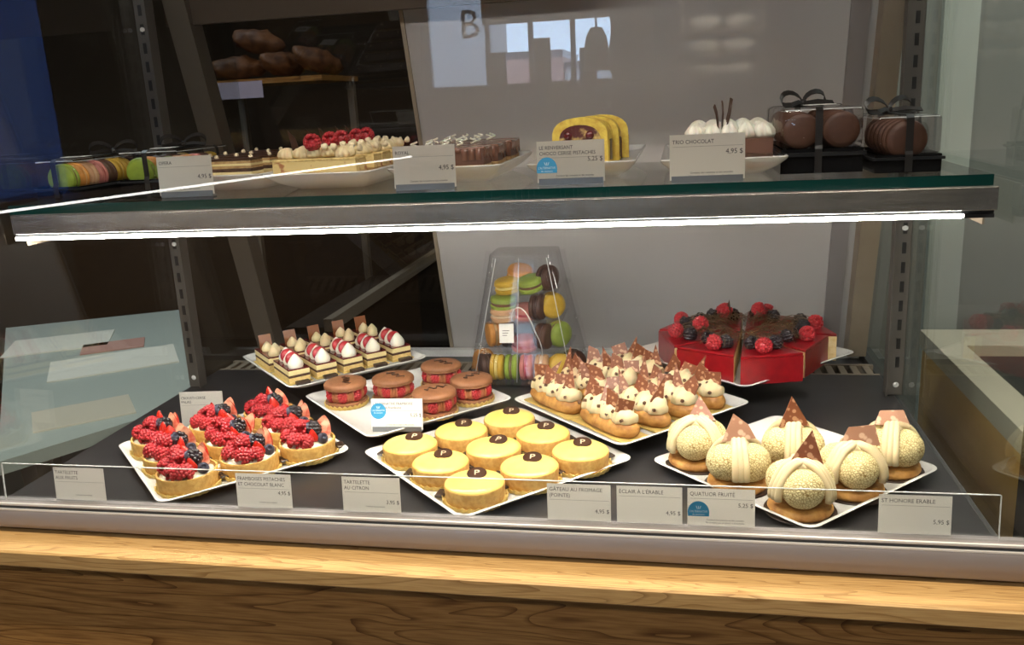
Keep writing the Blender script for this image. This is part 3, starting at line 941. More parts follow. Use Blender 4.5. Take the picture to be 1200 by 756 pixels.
POS9 = {(0, 0): 'front corner of its plate', (1, 0): 'middle of the left front edge', (2, 0): 'left corner of its plate',
        (0, 1): 'middle of the right front edge', (1, 1): 'centre of its plate', (2, 1): 'middle of the left back edge',
        (0, 2): 'right corner of its plate', (1, 2): 'middle of the right back edge', (2, 2): 'back corner of its plate'}
FB = scallop_board(0.0420, M['gold'])
FTAB = box('dark_tab', (-0.010, 0.0, 0.0), (0.010, 0.012, 0.0035), M['dark_card'], 0.001)  # small dark brown block at the foot of each tartlet
FSH = shell_mesh(0.0393, 0.0200)
FCR = lathe('cream_filling', [(0.0355, 0.0), (0.031, 0.004), (0.024, 0.0085), (0.012, 0.0115), (0, 0.0125)], M['cream_white'], 28)
zP = 0.0003 + 0.015 * 0.5 + 0.0006       # inside floor of the low plates
rnd = random.Random(7)
for i in range(3):
    for j in range(3):
        x = -0.640 + i * -0.0560 + j * 0.0600
        y = 0.046 + i * 0.0570 + j * 0.0560
        t = thing('fruit_tartlet', 'berry tartlet with raspberries and strawberry slices, ' + POS9[(i, j)], 'tart', (x, y, zP), 0, 'berry tartlets')
        part('board', FB, t, label='scalloped gold card')
        part('dark_tab', FTAB, t, (0.0320, 0.0230, 0.0036), (0, 0, radians(-55)), label='small dark brown tab')
        part('pastry_shell', FSH, t, (0, 0, 0.0036))
        part('cream_filling', FCR, t, (0, 0, 0.0185))
        a0 = rnd.uniform(-0.25, 0.25)
        def put(nm, me, r, a, z, rx=0, ry=0, rzz=0, sc=1.0):
            part(nm, me, t, (r * cos(a0 + a), r * sin(a0 + a), 0.0205 + z), (rx, ry, rzz), (sc, sc, sc))
        # raspberries lie in front (towards the customer), openings turned about
        for k, (a, r, z) in enumerate(((-2.60, 0.0250, 0.0100), (-1.62, 0.0250, 0.0100), (-2.2, 0.0075, 0.0215), (2.75, 0.0230, 0.0100), (-0.95, 0.0262, 0.0095))):
            put('raspberry', RASP, r, a + rnd.uniform(-0.08, 0.08), z + rnd.uniform(-0.0005, 0.001), rnd.uniform(-1.75, -0.5), rnd.uniform(-0.4, 0.4), rnd.uniform(-0.6, 0.6), rnd.uniform(0.95, 1.1))
        put('blackberry', BLACK, 0.013, 0.2 + rnd.uniform(-0.3, 0.3), 0.0200, rnd.uniform(-0.5, 0.5), 0.4, rnd.uniform(0, 6), 1.15)
        put('blueberry', BLUE, 0.0285, -0.12, 0.0085, 0.9, 0.3, 0.5, 1.15)
        put('blueberry', BLUE, 0.0135, 1.5, 0.0185, 0.4, -0.5, 0.2, 1.15)
        put('blueberry', BLUE, 0.007, -0.3, 0.0225, 0.7, 0.2, 0.9, 1.1)
        for k, (a, r) in enumerate(((0.30, 0.0220), (-0.35, 0.0185), (1.15, 0.0215), (1.9, 0.020))):
            put('strawberry_slice', STRAW, r, a, 0.0045, rnd.uniform(-0.45, 0.0), rnd.uniform(-0.35, 0.35), rnd.uniform(-0.6, 0.6) + (pi if k in (1, 3) else 0), rnd.uniform(1.05, 1.25) * (0.8 if k == 1 else 1))

LB = scallop_board(0.0403, M['gold'])
LSH = shell_mesh(0.0376, 0.0190)
LCU = lathe('lemon_curd', [(0.0362, -0.001), (0.0366, 0.0006), (0.0352, 0.0026), (0.029, 0.0050), (0.018, 0.0062), (0, 0.0066)], M['curd'], 40)
LCH = lathe('chocolate_disc', [(0, 0), (0.0122, 0), (0.0125, 0.0006), (0.0122, 0.0012), (0, 0.0012)], M['choc'], 28)
LMK = text_mesh('P', 0.015, M['nut_pale'], 'CENTER')
for v in LMK.vertices:
    v.co = (v.co.x, v.co.z - 0.0045, 0.0)
proto = thing('lemon_tartlet', 'x', 'tart', (0, 0, 0), 0, 'lemon tartlets')
part('board', LB, proto, label='scalloped gold card')
part('dark_tab', FTAB, proto, (0.0310, 0.0220, 0.0036), (0, 0, radians(-55)), label='small dark brown tab')
part('dark_tab', FTAB, proto, (-0.0365, 0.009, 0.0036), (0, 0, radians(75)), label='small dark brown tab')
part('pastry_shell', LSH, proto, (0, 0, 0.0036))
part('lemon_curd', LCU, proto, (0, 0, 0.0219))
dsc = part('chocolate_disc', LCH, proto, (0.003, 0.011, 0.0292), (radians(10), 0, 0), label='dark chocolate disc with pale mark')
part('mark', LMK, dsc, (0, 0, 0.0014))
first = True
for i in range(3):
    for j in range(3):
        x = -0.2495 + i * -0.0585 + j * 0.0590
        y = 0.038 + i * 0.0570 + j * 0.0535
        o = place(proto, first, (x, y, zP), rnd.uniform(-0.25, 0.25), 'glossy yellow lemon tartlet with chocolate disc, ' + POS9[(i, j)])
        first = False

# ================================================================== COCOA MACARON SANDWICHES
def ruffle(r, m, top=True):
    h = 0.0115
    prof = [(0, 0), (r * 0.93, 0.0), (r * 0.985, 0.0010), (r * 0.97, 0.0030), (r, 0.0040), (r * 0.985, 0.0072), (r * 0.90, 0.0098), (r * 0.6, 0.0113), (0, h)]
    return lathe('macaron_shell', prof, m, 48, lambda t, rr, z: 1 + (0.012 * sin(37 * t) + 0.01 * sin(23 * t + 1) if 0.0005 < z < 0.0035 and rr > r * 0.8 else 0))


CS_R = 0.0335
CS_top = ruffle(CS_R, M['macaron_cocoa'])
CS_board = scallop_board(CS_R * 1.03, M['gold'])
CS_rim = lathe('shell_base', [(0, 0), (CS_R * 0.97, 0), (CS_R, 0.002), (CS_R * 0.97, 0.0055), (0, 0.006)], M['macaron_cocoa'], 40)
def ridge_mesh():
    bm = bmesh.new()
    for k in (-1, 0, 1):
        vs = add_ico(bm, (k * 0.0042, -0.0012 * abs(k), 0.0098), 0.0046, 2, (0.62, 0.75, 2.1))
    return finish(bm, 'piped_cream', M['choc_cream'], True)
CS_cream = ridge_mesh()
CS_core = lathe('filling', [(0, 0), (0.022, 0), (0.022, 0.019), (0, 0.019)], M['choc_cream'], 24)
proto = thing('macaron_sandwich', 'x', 'pastry', (0, 0, 0), 0, 'cocoa macaron sandwiches')
part('board', CS_board, proto, label='scalloped gold card')
part('shell_base', CS_rim, proto, (0, 0, 0.0035))
part('filling', CS_core, proto, (0, 0, 0.0095))
for k in range(14):
    a = 2 * pi * k / 14
    if k % 2 == 0:
        part('raspberry', RASP, proto, (0.0225 * cos(a), 0.0225 * sin(a), 0.0195), (0, pi / 2 * 0.2, a), (0.92, 0.78, 0.98))
    else:
        part('piped_cream', CS_cream, proto, (0.0245 * cos(a), 0.0245 * sin(a), 0.0092), (0, 0, a + pi / 2))
tp = part('macaron_shell', CS_top, proto, (0, 0, 0.0287), label='cocoa macaron lid')
sq = [(0.006 * sin(k * 1.7) + 0.002, -0.024 + 0.0035 * k, 0.0122 - 0.0000 * k) for k in range(12)]
part('chocolate_drizzle', tube('chocolate_drizzle', [(x, y, z - 0.0035 * max(0, (abs(y) - 0.014) / 0.012) ** 2) for x, y, z in sq], 0.0011, M['choc'], 6), tp)
cs_lab = ('leftmost cocoa macaron sandwich on its plate', 'cocoa macaron sandwich behind the blue dotted card', 'rearmost cocoa macaron sandwich beside the macaron tower',
          'cocoa macaron sandwich directly right of the blue dotted card', 'rightmost cocoa macaron sandwich on its plate')
zM = zMAC + 0.0081
for k, (x, y, rz) in enumerate(((-0.522, 0.318, 0.4), (-0.452, 0.345, 1.0), (-0.392, 0.415, 1.0), (-0.366, 0.280, 2.2), (-0.323, 0.342, 2.5))):
    place(proto, k == 0, (x, y, zM), rz, cs_lab[k])

# ================================================================== LAYERED CREAM SLICES (back left)
def kiss(r, h, m, n=20, ridges=0):
    prof = [(0, 0), (r * 0.9, 0), (r, h * 0.15), (r * 0.93, h * 0.38), (r * 0.62, h * 0.66), (r * 0.25, h * 0.9), (0, h)]
    return lathe('cream_kiss', prof, m, n, (lambda t, rr, z: 1 + 0.07 * cos(ridges * t)) if ridges else None)


KISS = kiss(0.0112, 0.021, M['cream_white'])
KISS_Y = kiss(0.0098, 0.017, M['cream'])
RSL = bmesh.new()
add_ico(RSL, (0, 0, 0.0098), 0.0105, 3, (0.62, 1.0, 1.0))
RSL = finish(RSL, 'raspberry_half', M['raspberry'], True)
L, W = 0.078, 0.036
lay = [('sponge', 0.0, 0.0085, M['sponge']), ('cherry_layer', 0.0086, 0.0125, M['sponge_dark']), ('sponge', 0.0126, 0.0205, M['custard']), ('glaze', 0.0206, 0.0230, M['cherry_jelly'])]
def slice_proto(name, layers, L, W, group):
    p = thing(name, 'x', 'pastry', (0, 0, 0), 0, group)
    for k, (nm, z0, z1, m) in enumerate(layers):
        part(nm, box(nm, (-L / 2, -W / 2, z0), (L / 2, W / 2, z1), m, 0.0006), p)
    return p
pa = slice_proto('layer_slice', lay, L, W, 'layered cream slices')
part('board', box('board', (-L / 2 - 0.006, -W / 2 - 0.003, -0.0016), (L / 2 + 0.004, W / 2 + 0.003, -0.0002), M['gold']), pa, label='gold card strip')
part('dark_tab', box('dark_tab', (L / 2 + 0.0045, -0.010, -0.0016), (L / 2 + 0.016, 0.012, 0.004), M['dark_card']), pa, label='small dark brown tab')
for k in range(3):
    part('cream_kiss', KISS, pa, (0.027 - k * 0.0255, 0.001 * (k - 1), 0.0228), (0, 0, 0), (1.1, 1.15, 1.1))
for k in range(2):
    part('raspberry_half', RSL, pa, (0.0143 - k * 0.0255, 0, 0.0226), (0, -0.2, 0), (1.05, 1.2, 1.12))
pb = slice_proto('layer_slice', lay, L, W, 'layered cream slices')
part('board', box('board', (-L / 2 - 0.004, -W / 2 - 0.003, -0.0016), (L / 2 + 0.004, W / 2 + 0.003, -0.0002), M['gold']), pb, label='gold card strip')
for k in range(3):
    part('cream_kiss', KISS_Y, pb, (0.028 - k * 0.020, (-0.004, 0.005, -0.003)[k], 0.0228), label='pale yellow cream kiss')
CSQ = box('chocolate_square', (-0.001, -0.011, 0), (0.001, 0.011, 0.026), M['choc_amber'])
part('chocolate_square', CSQ, pb, (-0.027, 0, 0.022), (0, -0.25, 0), label='thin translucent chocolate square')
zS = zMIL + 0.0081 + 0.0017
NTH = ('first', 'second', 'third', 'fourth', 'fifth')
for k in range(5):
    b = -0.094 + k * 0.0465
    for row, a in ((0, 0.050), (1, -0.046)):
        x = MIL[0] + R2 * (a + b)
        y = MIL[1] + R2 * (-a + b)
        place((pa, pb)[row], k == 0, (x, y, zS), -pi / 4 + 0.03 * ((k * 7) % 3 - 1), '%s layered slice from the left in the %s' % (NTH[k], ('front row with raspberries and white cream', 'back row with pale cream and chocolate square')[row]))

# ================================================================== ECLAIRS
def eclair_mesh(seed):
    bm = bmesh.new()
    n, m_ = 28, 16
    L2, rw, rh = 0.0585, 0.0215, 0.0165
    rings = []
    for i in range(n + 1):
        s = -1 + 2 * i / n
        e = (1 - abs(s) ** 3.2) ** 0.5 if abs(s) < 1 else 0
        ring = []
        for k in range(m_):
            t = 2 * pi * k / m_
            d = 1 + 0.09 * mnoise.noise(Vector((s * 4 + seed * 9, cos(t) * 1.6, sin(t) * 1.6)))
            z = rh * e * sin(t) * d
            ring.append(bm.verts.new((L2 * s, rw * e * cos(t) * d, max(z, -0.010) + 0.0102)))
        rings.append(ring)
    for a, b in zip(rings[:-1], rings[1:]):
        for k in range(m_):
            bm.faces.new((a[k], a[(k + 1) % m_], b[(k + 1) % m_], b[k]))
    bmesh.ops.remove_doubles(bm, verts=bm.verts[:], dist=1e-5)
    return finish(bm, 'choux_shell', M['choux'], True)


def rosette(r, h, ridges=12):
    prof = [(0, 0), (r * 0.85, 0), (r, h * 0.22), (r * 0.96, h * 0.5), (r * 0.7, h * 0.78), (r * 0.34, h * 0.95), (0, h)]
    bm = bmesh.new()
    add_lathe(bm, prof, 60, lambda t, rr, z: 1 + 0.11 * cos(ridges * (t + 22 * z)))
    return finish(bm, 'cream_rosette', M['cream'], True)


ROS = rosette(0.0175, 0.0225, 10)
ROS_S = rosette(0.0105, 0.0140, 10)
def shard(poly, th, m):
    bm = bmesh.new()
    add_prism(bm, poly, -th / 2, th / 2)
    bmesh.ops.rotate(bm, verts=bm.verts[:], cent=(0, 0, 0), matrix=Matrix.Rotation(pi / 2, 3, 'X'))
    return finish(bm, 'chocolate_shard', m)


SHA = shard([(-0.013, 0), (0.013, 0.002), (0.010, 0.020), (-0.004, 0.030)], 0.0022, M['choc_milk'])
SHB = shard([(-0.012, 0), (0.012, 0), (0.013, 0.018), (-0.011, 0.020)], 0.0022, M['choc_pale'])
SHC = shard([(-0.010, 0), (0.010, 0.0), (0.004, 0.038)], 0.0022, M['choc_milk'])
SHD = shard([(-0.012, 0), (0.012, 0), (0.013, 0.018), (-0.011, 0.020)], 0.0022, M['choc_milk'])
NIB = box('nut_nib', (-0.0021, -0.0021, -0.0021), (0.0021, 0.0021, 0.0021), M['nut'], 0.0005)
def piped_mesh(seed):
    """fluted rope of cream with a few swells, pulled to a rounded end"""
    rr = random.Random(seed)
    bm = bmesh.new()
    n, m_ = 72, 44
    rings = []
    ph = rr.uniform(0, 6)
    for i in range(n + 1):
        u = -1 + 2 * i / n
        env = max(0.0, 1 - abs(u) ** 6) ** 0.5
        sw = 1 + 0.13 * sin(u * 12.5 + ph)
        sh = 0.0025 * sin(u * 12.5 + ph + 1)
        ring = []
        for k in range(m_):
            t = 2 * pi * k / m_
            ridge = 1 + 0.055 * cos(30 * u + 3 * cos(t) + ph)
            r = 0.0168 * env * sw * ridge
            z = r * sin(t) * 1.02
            ring.append(bm.verts.new((0.0535 * u + 0.004 * sin(t) * env, r * cos(t) + sh * env, max(z, -0.003) + (0.0015 if sin(t) > 0 else 0))))
        rings.append(ring)
    for a, b in zip(rings[:-1], rings[1:]):
        for k in range(m_):
            bm.faces.new((a[k], a[(k + 1) % m_], b[(k + 1) % m_], b[k]))
    bmesh.ops.remove_doubles(bm, verts=bm.verts[:], dist=1e-6)
    return finish(bm, 'piped_cream', M['cream'], True)


PIPE = [piped_mesh(1), piped_mesh(2), piped_mesh(3)]
zE = zECL + 0.0095
EM = [eclair_mesh(1), eclair_mesh(2), eclair_mesh(5)]
EB = box('board', (-0.0615, -0.0225, 0), (0.0615, 0.0225, 0.0014), M['gold'])
rnd = random.Random(21)
for r_ in range(4):
    for c_ in range(2):
        a = (0.0605, -0.0635)[c_]
        b = -0.090 + r_ * 0.0555
        x = ECL[0] + R2 * (a + b)
        y = ECL[1] + R2 * (-a + b)
        t = thing('eclair', 'cream topped eclair with nut chocolate shards, %s row, %s end' % (('frontmost', 'second', 'third', 'rearmost')[r_], ('right', 'left')[c_]), 'eclair', (x, y, zE), -pi / 4 + rnd.uniform(-0.05, 0.05), 'cream eclairs')
        part('board', EB, t, label='gold card strip')
        part('choux_shell', EM[(r_ + c_) % 3], t, (0, 0, 0.0015))
        part('piped_cream', PIPE[(r_ + 2 * c_) % 3], t, (0, 0, 0.0245))
        for k in range(5):
            me = (SHA, SHD, SHC)[(k + r_ + c_) % 3]
            part('chocolate_shard', me, t, (-0.042 + k * 0.0205, rnd.uniform(-0.008, 0.006), 0.0365), (rnd.uniform(-0.75, 0.0), rnd.uniform(-0.5, 0.5), rnd.uniform(0.1, 1.3)))
        for k in range(10):
            px = -0.048 + k * 0.0105
            part('nut_nib', NIB, t, (px, (-0.0160, -0.0135, -0.0095)[k % 3], (0.0295, 0.0350, 0.0395)[k % 3] + rnd.uniform(-0.001, 0.001)), (rnd.uniform(0, 3), rnd.uniform(0, 3), 0))

# ================================================================== ROUND CREAM PUFF CAKES (front right)
def puff_mesh():
    bm = bmesh.new()
    add_ico(bm, (0, 0, 0), 0.0238, 4, (1, 1, 0.94))
    for v in bm.verts:
        d, p = mnoise.voronoi(v.co * 330)
        v.co *= 1 + 0.018 * min(1, (d[1] - d[0]) * 2.2)
    return finish(bm, 'craquelin_puff', M['craquelin'], True)


def fold_ribbon():
    """three ridged bands of cream running over the top and down to the base"""
    bm = bmesh.new()
    for k in (-1, 0, 1):
        pts = []
        for i in range(15):
            t = i / 14
            a = radians(95) * t
            R = 0.0335 + 0.0015 * sin(8 * t)
            pts.append((k * 0.0052 * (1 + 0.25 * t), -R * sin(a), 0.0285 + 0.0320 * cos(a) - (0.006 * max(0, t - 0.8) * 5)))
        add_tube(bm, pts, 0.0042, 8)
    return finish(bm, 'cream_fold', M['cream'], True)


SB = lathe('board', [(0, 0), (0.040, 0), (0.0405, 0.001), (0.040, 0.0018), (0, 0.0018)], M['dark_card'], 40)
SBA = lathe('pastry_base', [(0, 0), (0.0345, 0), (0.0365, 0.0035), (0.0352, 0.0080), (0.031, 0.0100), (0, 0.0105)], M['choux'], 40)
PUFF = puff_mesh()
FOLD = fold_ribbon()
TRI = shard([(-0.017, 0.000), (0.017, 0.003), (0.010, 0.017), (-0.004, 0.028)], 0.0024, M['choc_pale'])
TRI2 = shard([(-0.015, 0.0), (0.016, -0.002), (0.002, 0.031)], 0.0024, M['choc_milk'])
TRI3 = shard([(-0.018, 0.0), (0.019, 0.0), (0.014, 0.020), (-0.010, 0.017)], 0.0024, M['choc_pale'])
sth_pos = [(0.018, 0.168, 0.9, TRI2, -0.9), (0.066, 0.102, 0.05, TRI, -0.35), (0.132, 0.041, 1.05, TRI2, -0.35),
           (0.137, 0.160, -0.10, TRI2, -0.10), (0.198, 0.097, 1.15, TRI3, -0.25), (0.254, 0.162, -0.25, TRI3, -0.85)]
sth_lab = ('leftmost round cream puff cake, at the left corner of its plate', 'round cream puff cake with cream band facing front, above the blue badge card',
           'frontmost round cream puff cake with large ball facing front', 'rear round cream puff cake with upright pointed chocolate shard',
           'round cream puff cake second from the right with flat chocolate piece', 'rightmost round cream puff cake, by the slotted post')
for k, (x, y, rz, tri, tilt) in enumerate(sth_pos):
    t = thing('puff_cake', sth_lab[k], 'pastry', (x, y, zP), rz, 'round cream puff cakes')
    part('board', SB, t, label='dark brown round card')
    part('pastry_base', SBA, t, (0, 0, 0.0019))
    for q in range(3):
        a = pi / 2 + 2 * pi * q / 3
        part('craquelin_puff', PUFF, t, (0.0165 * cos(a), 0.0165 * sin(a), 0.0345), (0.3 * q, 0, a))
        part('cream_fold', FOLD, t, (0, 0, 0.0015), (0, 0, 2 * pi * q / 3))
    part('cream_rosette', ROS, t, (0, 0, 0.052), (0, 0, 0.3), (0.8, 0.8, 0.6))
    part('chocolate_shard', tri, t, (0, -0.006, 0.0600), (tilt, 0.12 * (k % 3 - 1), -rz + 0.1 * (k % 2)), (1.2, 1.2, 1.2))

# ================================================================== RED CHEESECAKE WEDGES (back right)
def wedge_mesh(r, a, h):
    bm = bmesh.new()
    n = 1
    poly = [(0, 0)] + [(r * cos(-a / 2 + a * i / n), r * sin(-a / 2 + a * i / n)) for i in range(n + 1)]
    # sides: cut faces are index 0 and last, outer face glazed
    add_prism(bm, poly, 0, h * 0.90, mi=1, mi_top=0, mi_side=[1] + [0] * n + [1])
    return finish(bm, 'cheesecake', [M['red_jelly'], M['cheese']], False)


def glaze_mesh(r, a, h):
    bm = bmesh.new()
    add_prism(bm, [(0.001, 0), (r * 1.002 * cos(-a / 2), r * 1.002 * sin(-a / 2)), (r * 1.002 * cos(a / 2), r * 1.002 * sin(a / 2))], h * 0.901, h)
    bmesh.ops.bevel(bm, geom=[e for e in bm.edges], offset=0.0012, segments=1, affect='EDGES')
    return finish(bm, 'red_glaze', M['red_jelly'], False)


CR, CH = 0.132, 0.045
WED = wedge_mesh(CR, 2 * pi / 8 * 0.965, CH)
GLZ = glaze_mesh(CR, 2 * pi / 8 * 0.965, CH)
def threads(seed):
    rr = random.Random(seed)
    bm = bmesh.new()
    for k in range(34):
        a0 = rr.uniform(-0.9, 0.9)
        c = Vector((rr.uniform(0.030, 0.085), rr.uniform(-0.018, 0.018), rr.uniform(0.001, 0.012)))
        R = rr.uniform(0.015, 0.036)
        pts = []
        for i in range(9):
            t = -1 + 2 * i / 8
            pts.append(c + Vector((R * t * cos(a0), R * t * sin(a0), 0.010 * (1 - t * t) * rr.uniform(0.8, 1.2))))
        for p in pts:
            p.z = max(p.z, 0.0012)
        add_tube(bm, pts, 0.00042, 4)
    return finish(bm, 'sugar_threads', M['straw'], True)


TH = [threads(1), threads(2)]
zC = zCAK + 0.0082
rnd = random.Random(5)
for k in range(8):
    am = -pi / 2 + (k + 0.35) * 2 * pi / 8
    off = 0.0045 + (0.009 if k == 0 else 0) + (0.014 if k == 2 else 0) + (0.008 if k == 3 else 0)
    rot = am + (0, 0.01, -0.02, 0.02, 0.01, -0.01, 0.01, 0.0)[k]
    x, y = CAK[0] + 0.004 + off * cos(am), CAK[1] - 0.022 + off * sin(am)
    zz = zC + 0.0003
    labs = ('front', 'front right', 'right', 'back right', 'back', 'back left', 'left', 'front left')
    t = thing('cheesecake_wedge', 'red glazed cheesecake wedge with berries and caramel threads, %s of the ring' % labs[k], 'cake', (x, y, zz), rot, 'red cheesecake wedges')
    part('cheesecake', WED, t)
    part('red_glaze', GLZ, t)
    part('sugar_threads', TH[k % 2], t, (0, 0, CH), label='tangled caramel threads', stuff=True)
    part('raspberry', RASP, t, (0.104, -0.006 + 0.012 * (k % 2), CH + 0.0100), (rnd.uniform(0.6, 1.6), 0.2, 0.5), (1.12, 1.12, 1.12))
    part('blackberry', BLACK, t, (0.088, 0.018, CH + 0.0085), (0.5, 0.3, 0), (1.2, 1.2, 1.2))
    part('blackberry', BLACK, t, (0.080, -0.016, CH + 0.0085), (0.2, 0.6, 1), (1.15, 1.15, 1.15))
    if k in (3, 4, 6):
        part('raspberry', RASP, t, (0.066, 0.004, CH + 0.021), (1.0, 0.1, 0.2), (1.12, 1.12, 1.12))
    if k == 4:
        part('chocolate_feather', shard([(-0.004, 0), (0.004, 0), (0.003, 0.022), (0, 0.03)], 0.001, M['choc']), t, (0.055, 0.0, CH + 0.012), (0, 0, 0.7))

# ================================================================== MACARON TOWER
def macaron_pair(r, m, th=0.0185):
    h = th * 0.40
    bm = bmesh.new()
    pr = [(0, 0), (r * 0.95, 0), (r, h * 0.16), (r * 0.96, h * 0.34), (r * 0.985, h * 0.48), (r * 0.92, h * 0.80), (r * 0.65, h * 0.97), (0, h)]
    g = th * 0.10
    add_lathe(bm, pr, 26, lambda t, rr, z: 1 + (0.015 * sin(19 * t) if z < h * 0.3 and rr > r * 0.8 else 0), mat=Matrix.Translation((0, 0, g)))
    add_lathe(bm, pr, 26, lambda t, rr, z: 1 + (0.015 * sin(19 * t + 1) if z < h * 0.3 and rr > r * 0.8 else 0), mat=Matrix.Translation((0, 0, -g)) @ Matrix.Diagonal((1, 1, -1, 1)))
    return finish(bm, 'macaron_shells', m, True, 60)


MR = 0.0215
MSH = {k: macaron_pair(MR, MACS[k]) for k in MACS}
FILL = {k: lathe('macaron_filling', [(0, -0.0024), (MR * 0.90, -0.0022), (MR * 0.93, 0), (MR * 0.90, 0.0022), (0, 0.0024)], mat('filling_' + k, c, 0.5), 22) for k, c in
        dict(yellow=(0.75, 0.60, 0.20), green=(0.20, 0.10, 0.05), pink=(0.42, 0.05, 0.07), orange=(0.70, 0.45, 0.2), brown=(0.05, 0.02, 0.012), peach=(0.75, 0.55, 0.35), cocoa=(0.08, 0.03, 0.018), lime=(0.16, 0.10, 0.04)).items()}


def macaron(colour, loc, rot, label, group, sc=1.0, fat=1.0):
    o = bpy.data.objects.new('macaron', None)
    o.empty_display_size = 0.01
    o.location = loc
    o.rotation_euler = rot
    o.scale = (sc, sc, sc * fat)
    o['label'] = label
    o['category'] = 'macaron'
    o['group'] = group
    link(o)
    part('macaron_shells', MSH[colour], o)
    part('macaron_filling', FILL[colour], o)
    return o


TX, TY = -0.270, 0.570
tw = thing('macaron_tower_box', 'clear plastic tapered box of colourful macarons standing at the back', 'box', (TX, TY, 0.0004))
def frustum(hx0, hy0, hx1, hy1, z0, z1, m, th=None):
    bm = bmesh.new()
    lo = [bm.verts.new((x, y, z0)) for x, y in rrect(hx0, hy0, 0.012, 3)]
    hi = [bm.verts.new((x, y, z1)) for x, y in rrect(hx1, hy1, 0.010, 3)]
    n = len(lo)
    for i in range(n):
        bm.faces.new((lo[i], lo[(i + 1) % n], hi[(i + 1) % n], hi[i]))
    bm.faces.new(hi)
    bm.faces.new(lo[::-1])
    return finish(bm, 'clear_shell', m, True, 35)
part('clear_shell', frustum(0.098, 0.083, 0.056, 0.042, 0.004, 0.224, M['haze']), tw)
part('foot', box('foot', (-0.098, -0.082, 0), (0.098, 0.082, 0.0036), M['acrylic'], 0.001), tw)
def flange_mesh():
    bm = bmesh.new()
    for s in (-1, 1):
        vs = [bm.verts.new(p) for p in ((s * 0.0985, 0, 0.004), (s * 0.116, 0, 0.004), (s * 0.070, 0, 0.226), (s * 0.0545, 0, 0.222))]
        bm.faces.new(vs)
    bmesh.ops.solidify(bm, geom=bm.faces[:], thickness=0.001)
    return finish(bm, 'seam_flange', M['plastic'])
part('seam_flange', flange_mesh(), tw)
SNAP = lathe('snap_button', [(0.002, 0), (0.0045, 0), (0.005, 0.0015), (0.0035, 0.0025), (0.002, 0.0015)], M['acrylic'], 12)
for s in (-1, 1):
    for z in (0.045, 0.105, 0.170):
        part('snap_button', SNAP, tw, (s * (0.108 - 0.044 * z / 0.222), -0.0015, z), (pi / 2, 0, 0))
for z, hx, hy in ((0.0535, 0.078, 0.062), (0.105, 0.066, 0.053), (0.153, 0.056, 0.044)):
    part('tier_tray', box('tier_tray', (-hx, -hy, z), (hx, hy, z + 0.0012), M['acrylic']), tw)
def seam(x0, x1, zz=0.218):
    return tube('edge_bead', [(x0, -0.0805, 0.008), (x1, -0.0415, zz)], 0.0007, M['acrylic_edge'], 5)
part('edge_bead', seam(-0.010, -0.004), tw)
part('edge_bead', seam(-0.086, -0.044), tw)
part('edge_bead', seam(0.086, 0.044), tw)
tagm = part('gift_tag', box('gift_tag', (-0.0125, -0.0008, -0.0165), (0.0125, 0.0008, 0.0165), M['paper_white']), tw, (-0.026, -0.070, 0.093), (-0.18, 0, 0.05), label='white gift tag')
for k in range(3):
    part('print_line', box('print_line', (-0.007, -0.0012, -0.004 * k), (0.005 - 0.002 * k, -0.0009, -0.004 * k + 0.0012), M['ink_grey']), tagm, (0, 0, 0.004))
arc = [(-0.018 + 0.052 * (1 - cos(pi * t / 14)) / 2 * 1.0, -0.0665 + 0.010 * (abs(t - 6) / 8) - 0.018 * t / 14 * 0.4, 0.112 + 0.026 * sin(pi * min(1, t / 10)) - 0.060 * max(0, (t - 6) / 8) ** 1.6) for t in range(15)]
part('tag_string', tube('tag_string', arc, 0.0009, M['paper_white'], 6), tw, label='white tag string')
G = 'macarons in the tower box'
AX = (0, pi / 2, 0)      # standing on edge, axis along x
zt = 0.0004
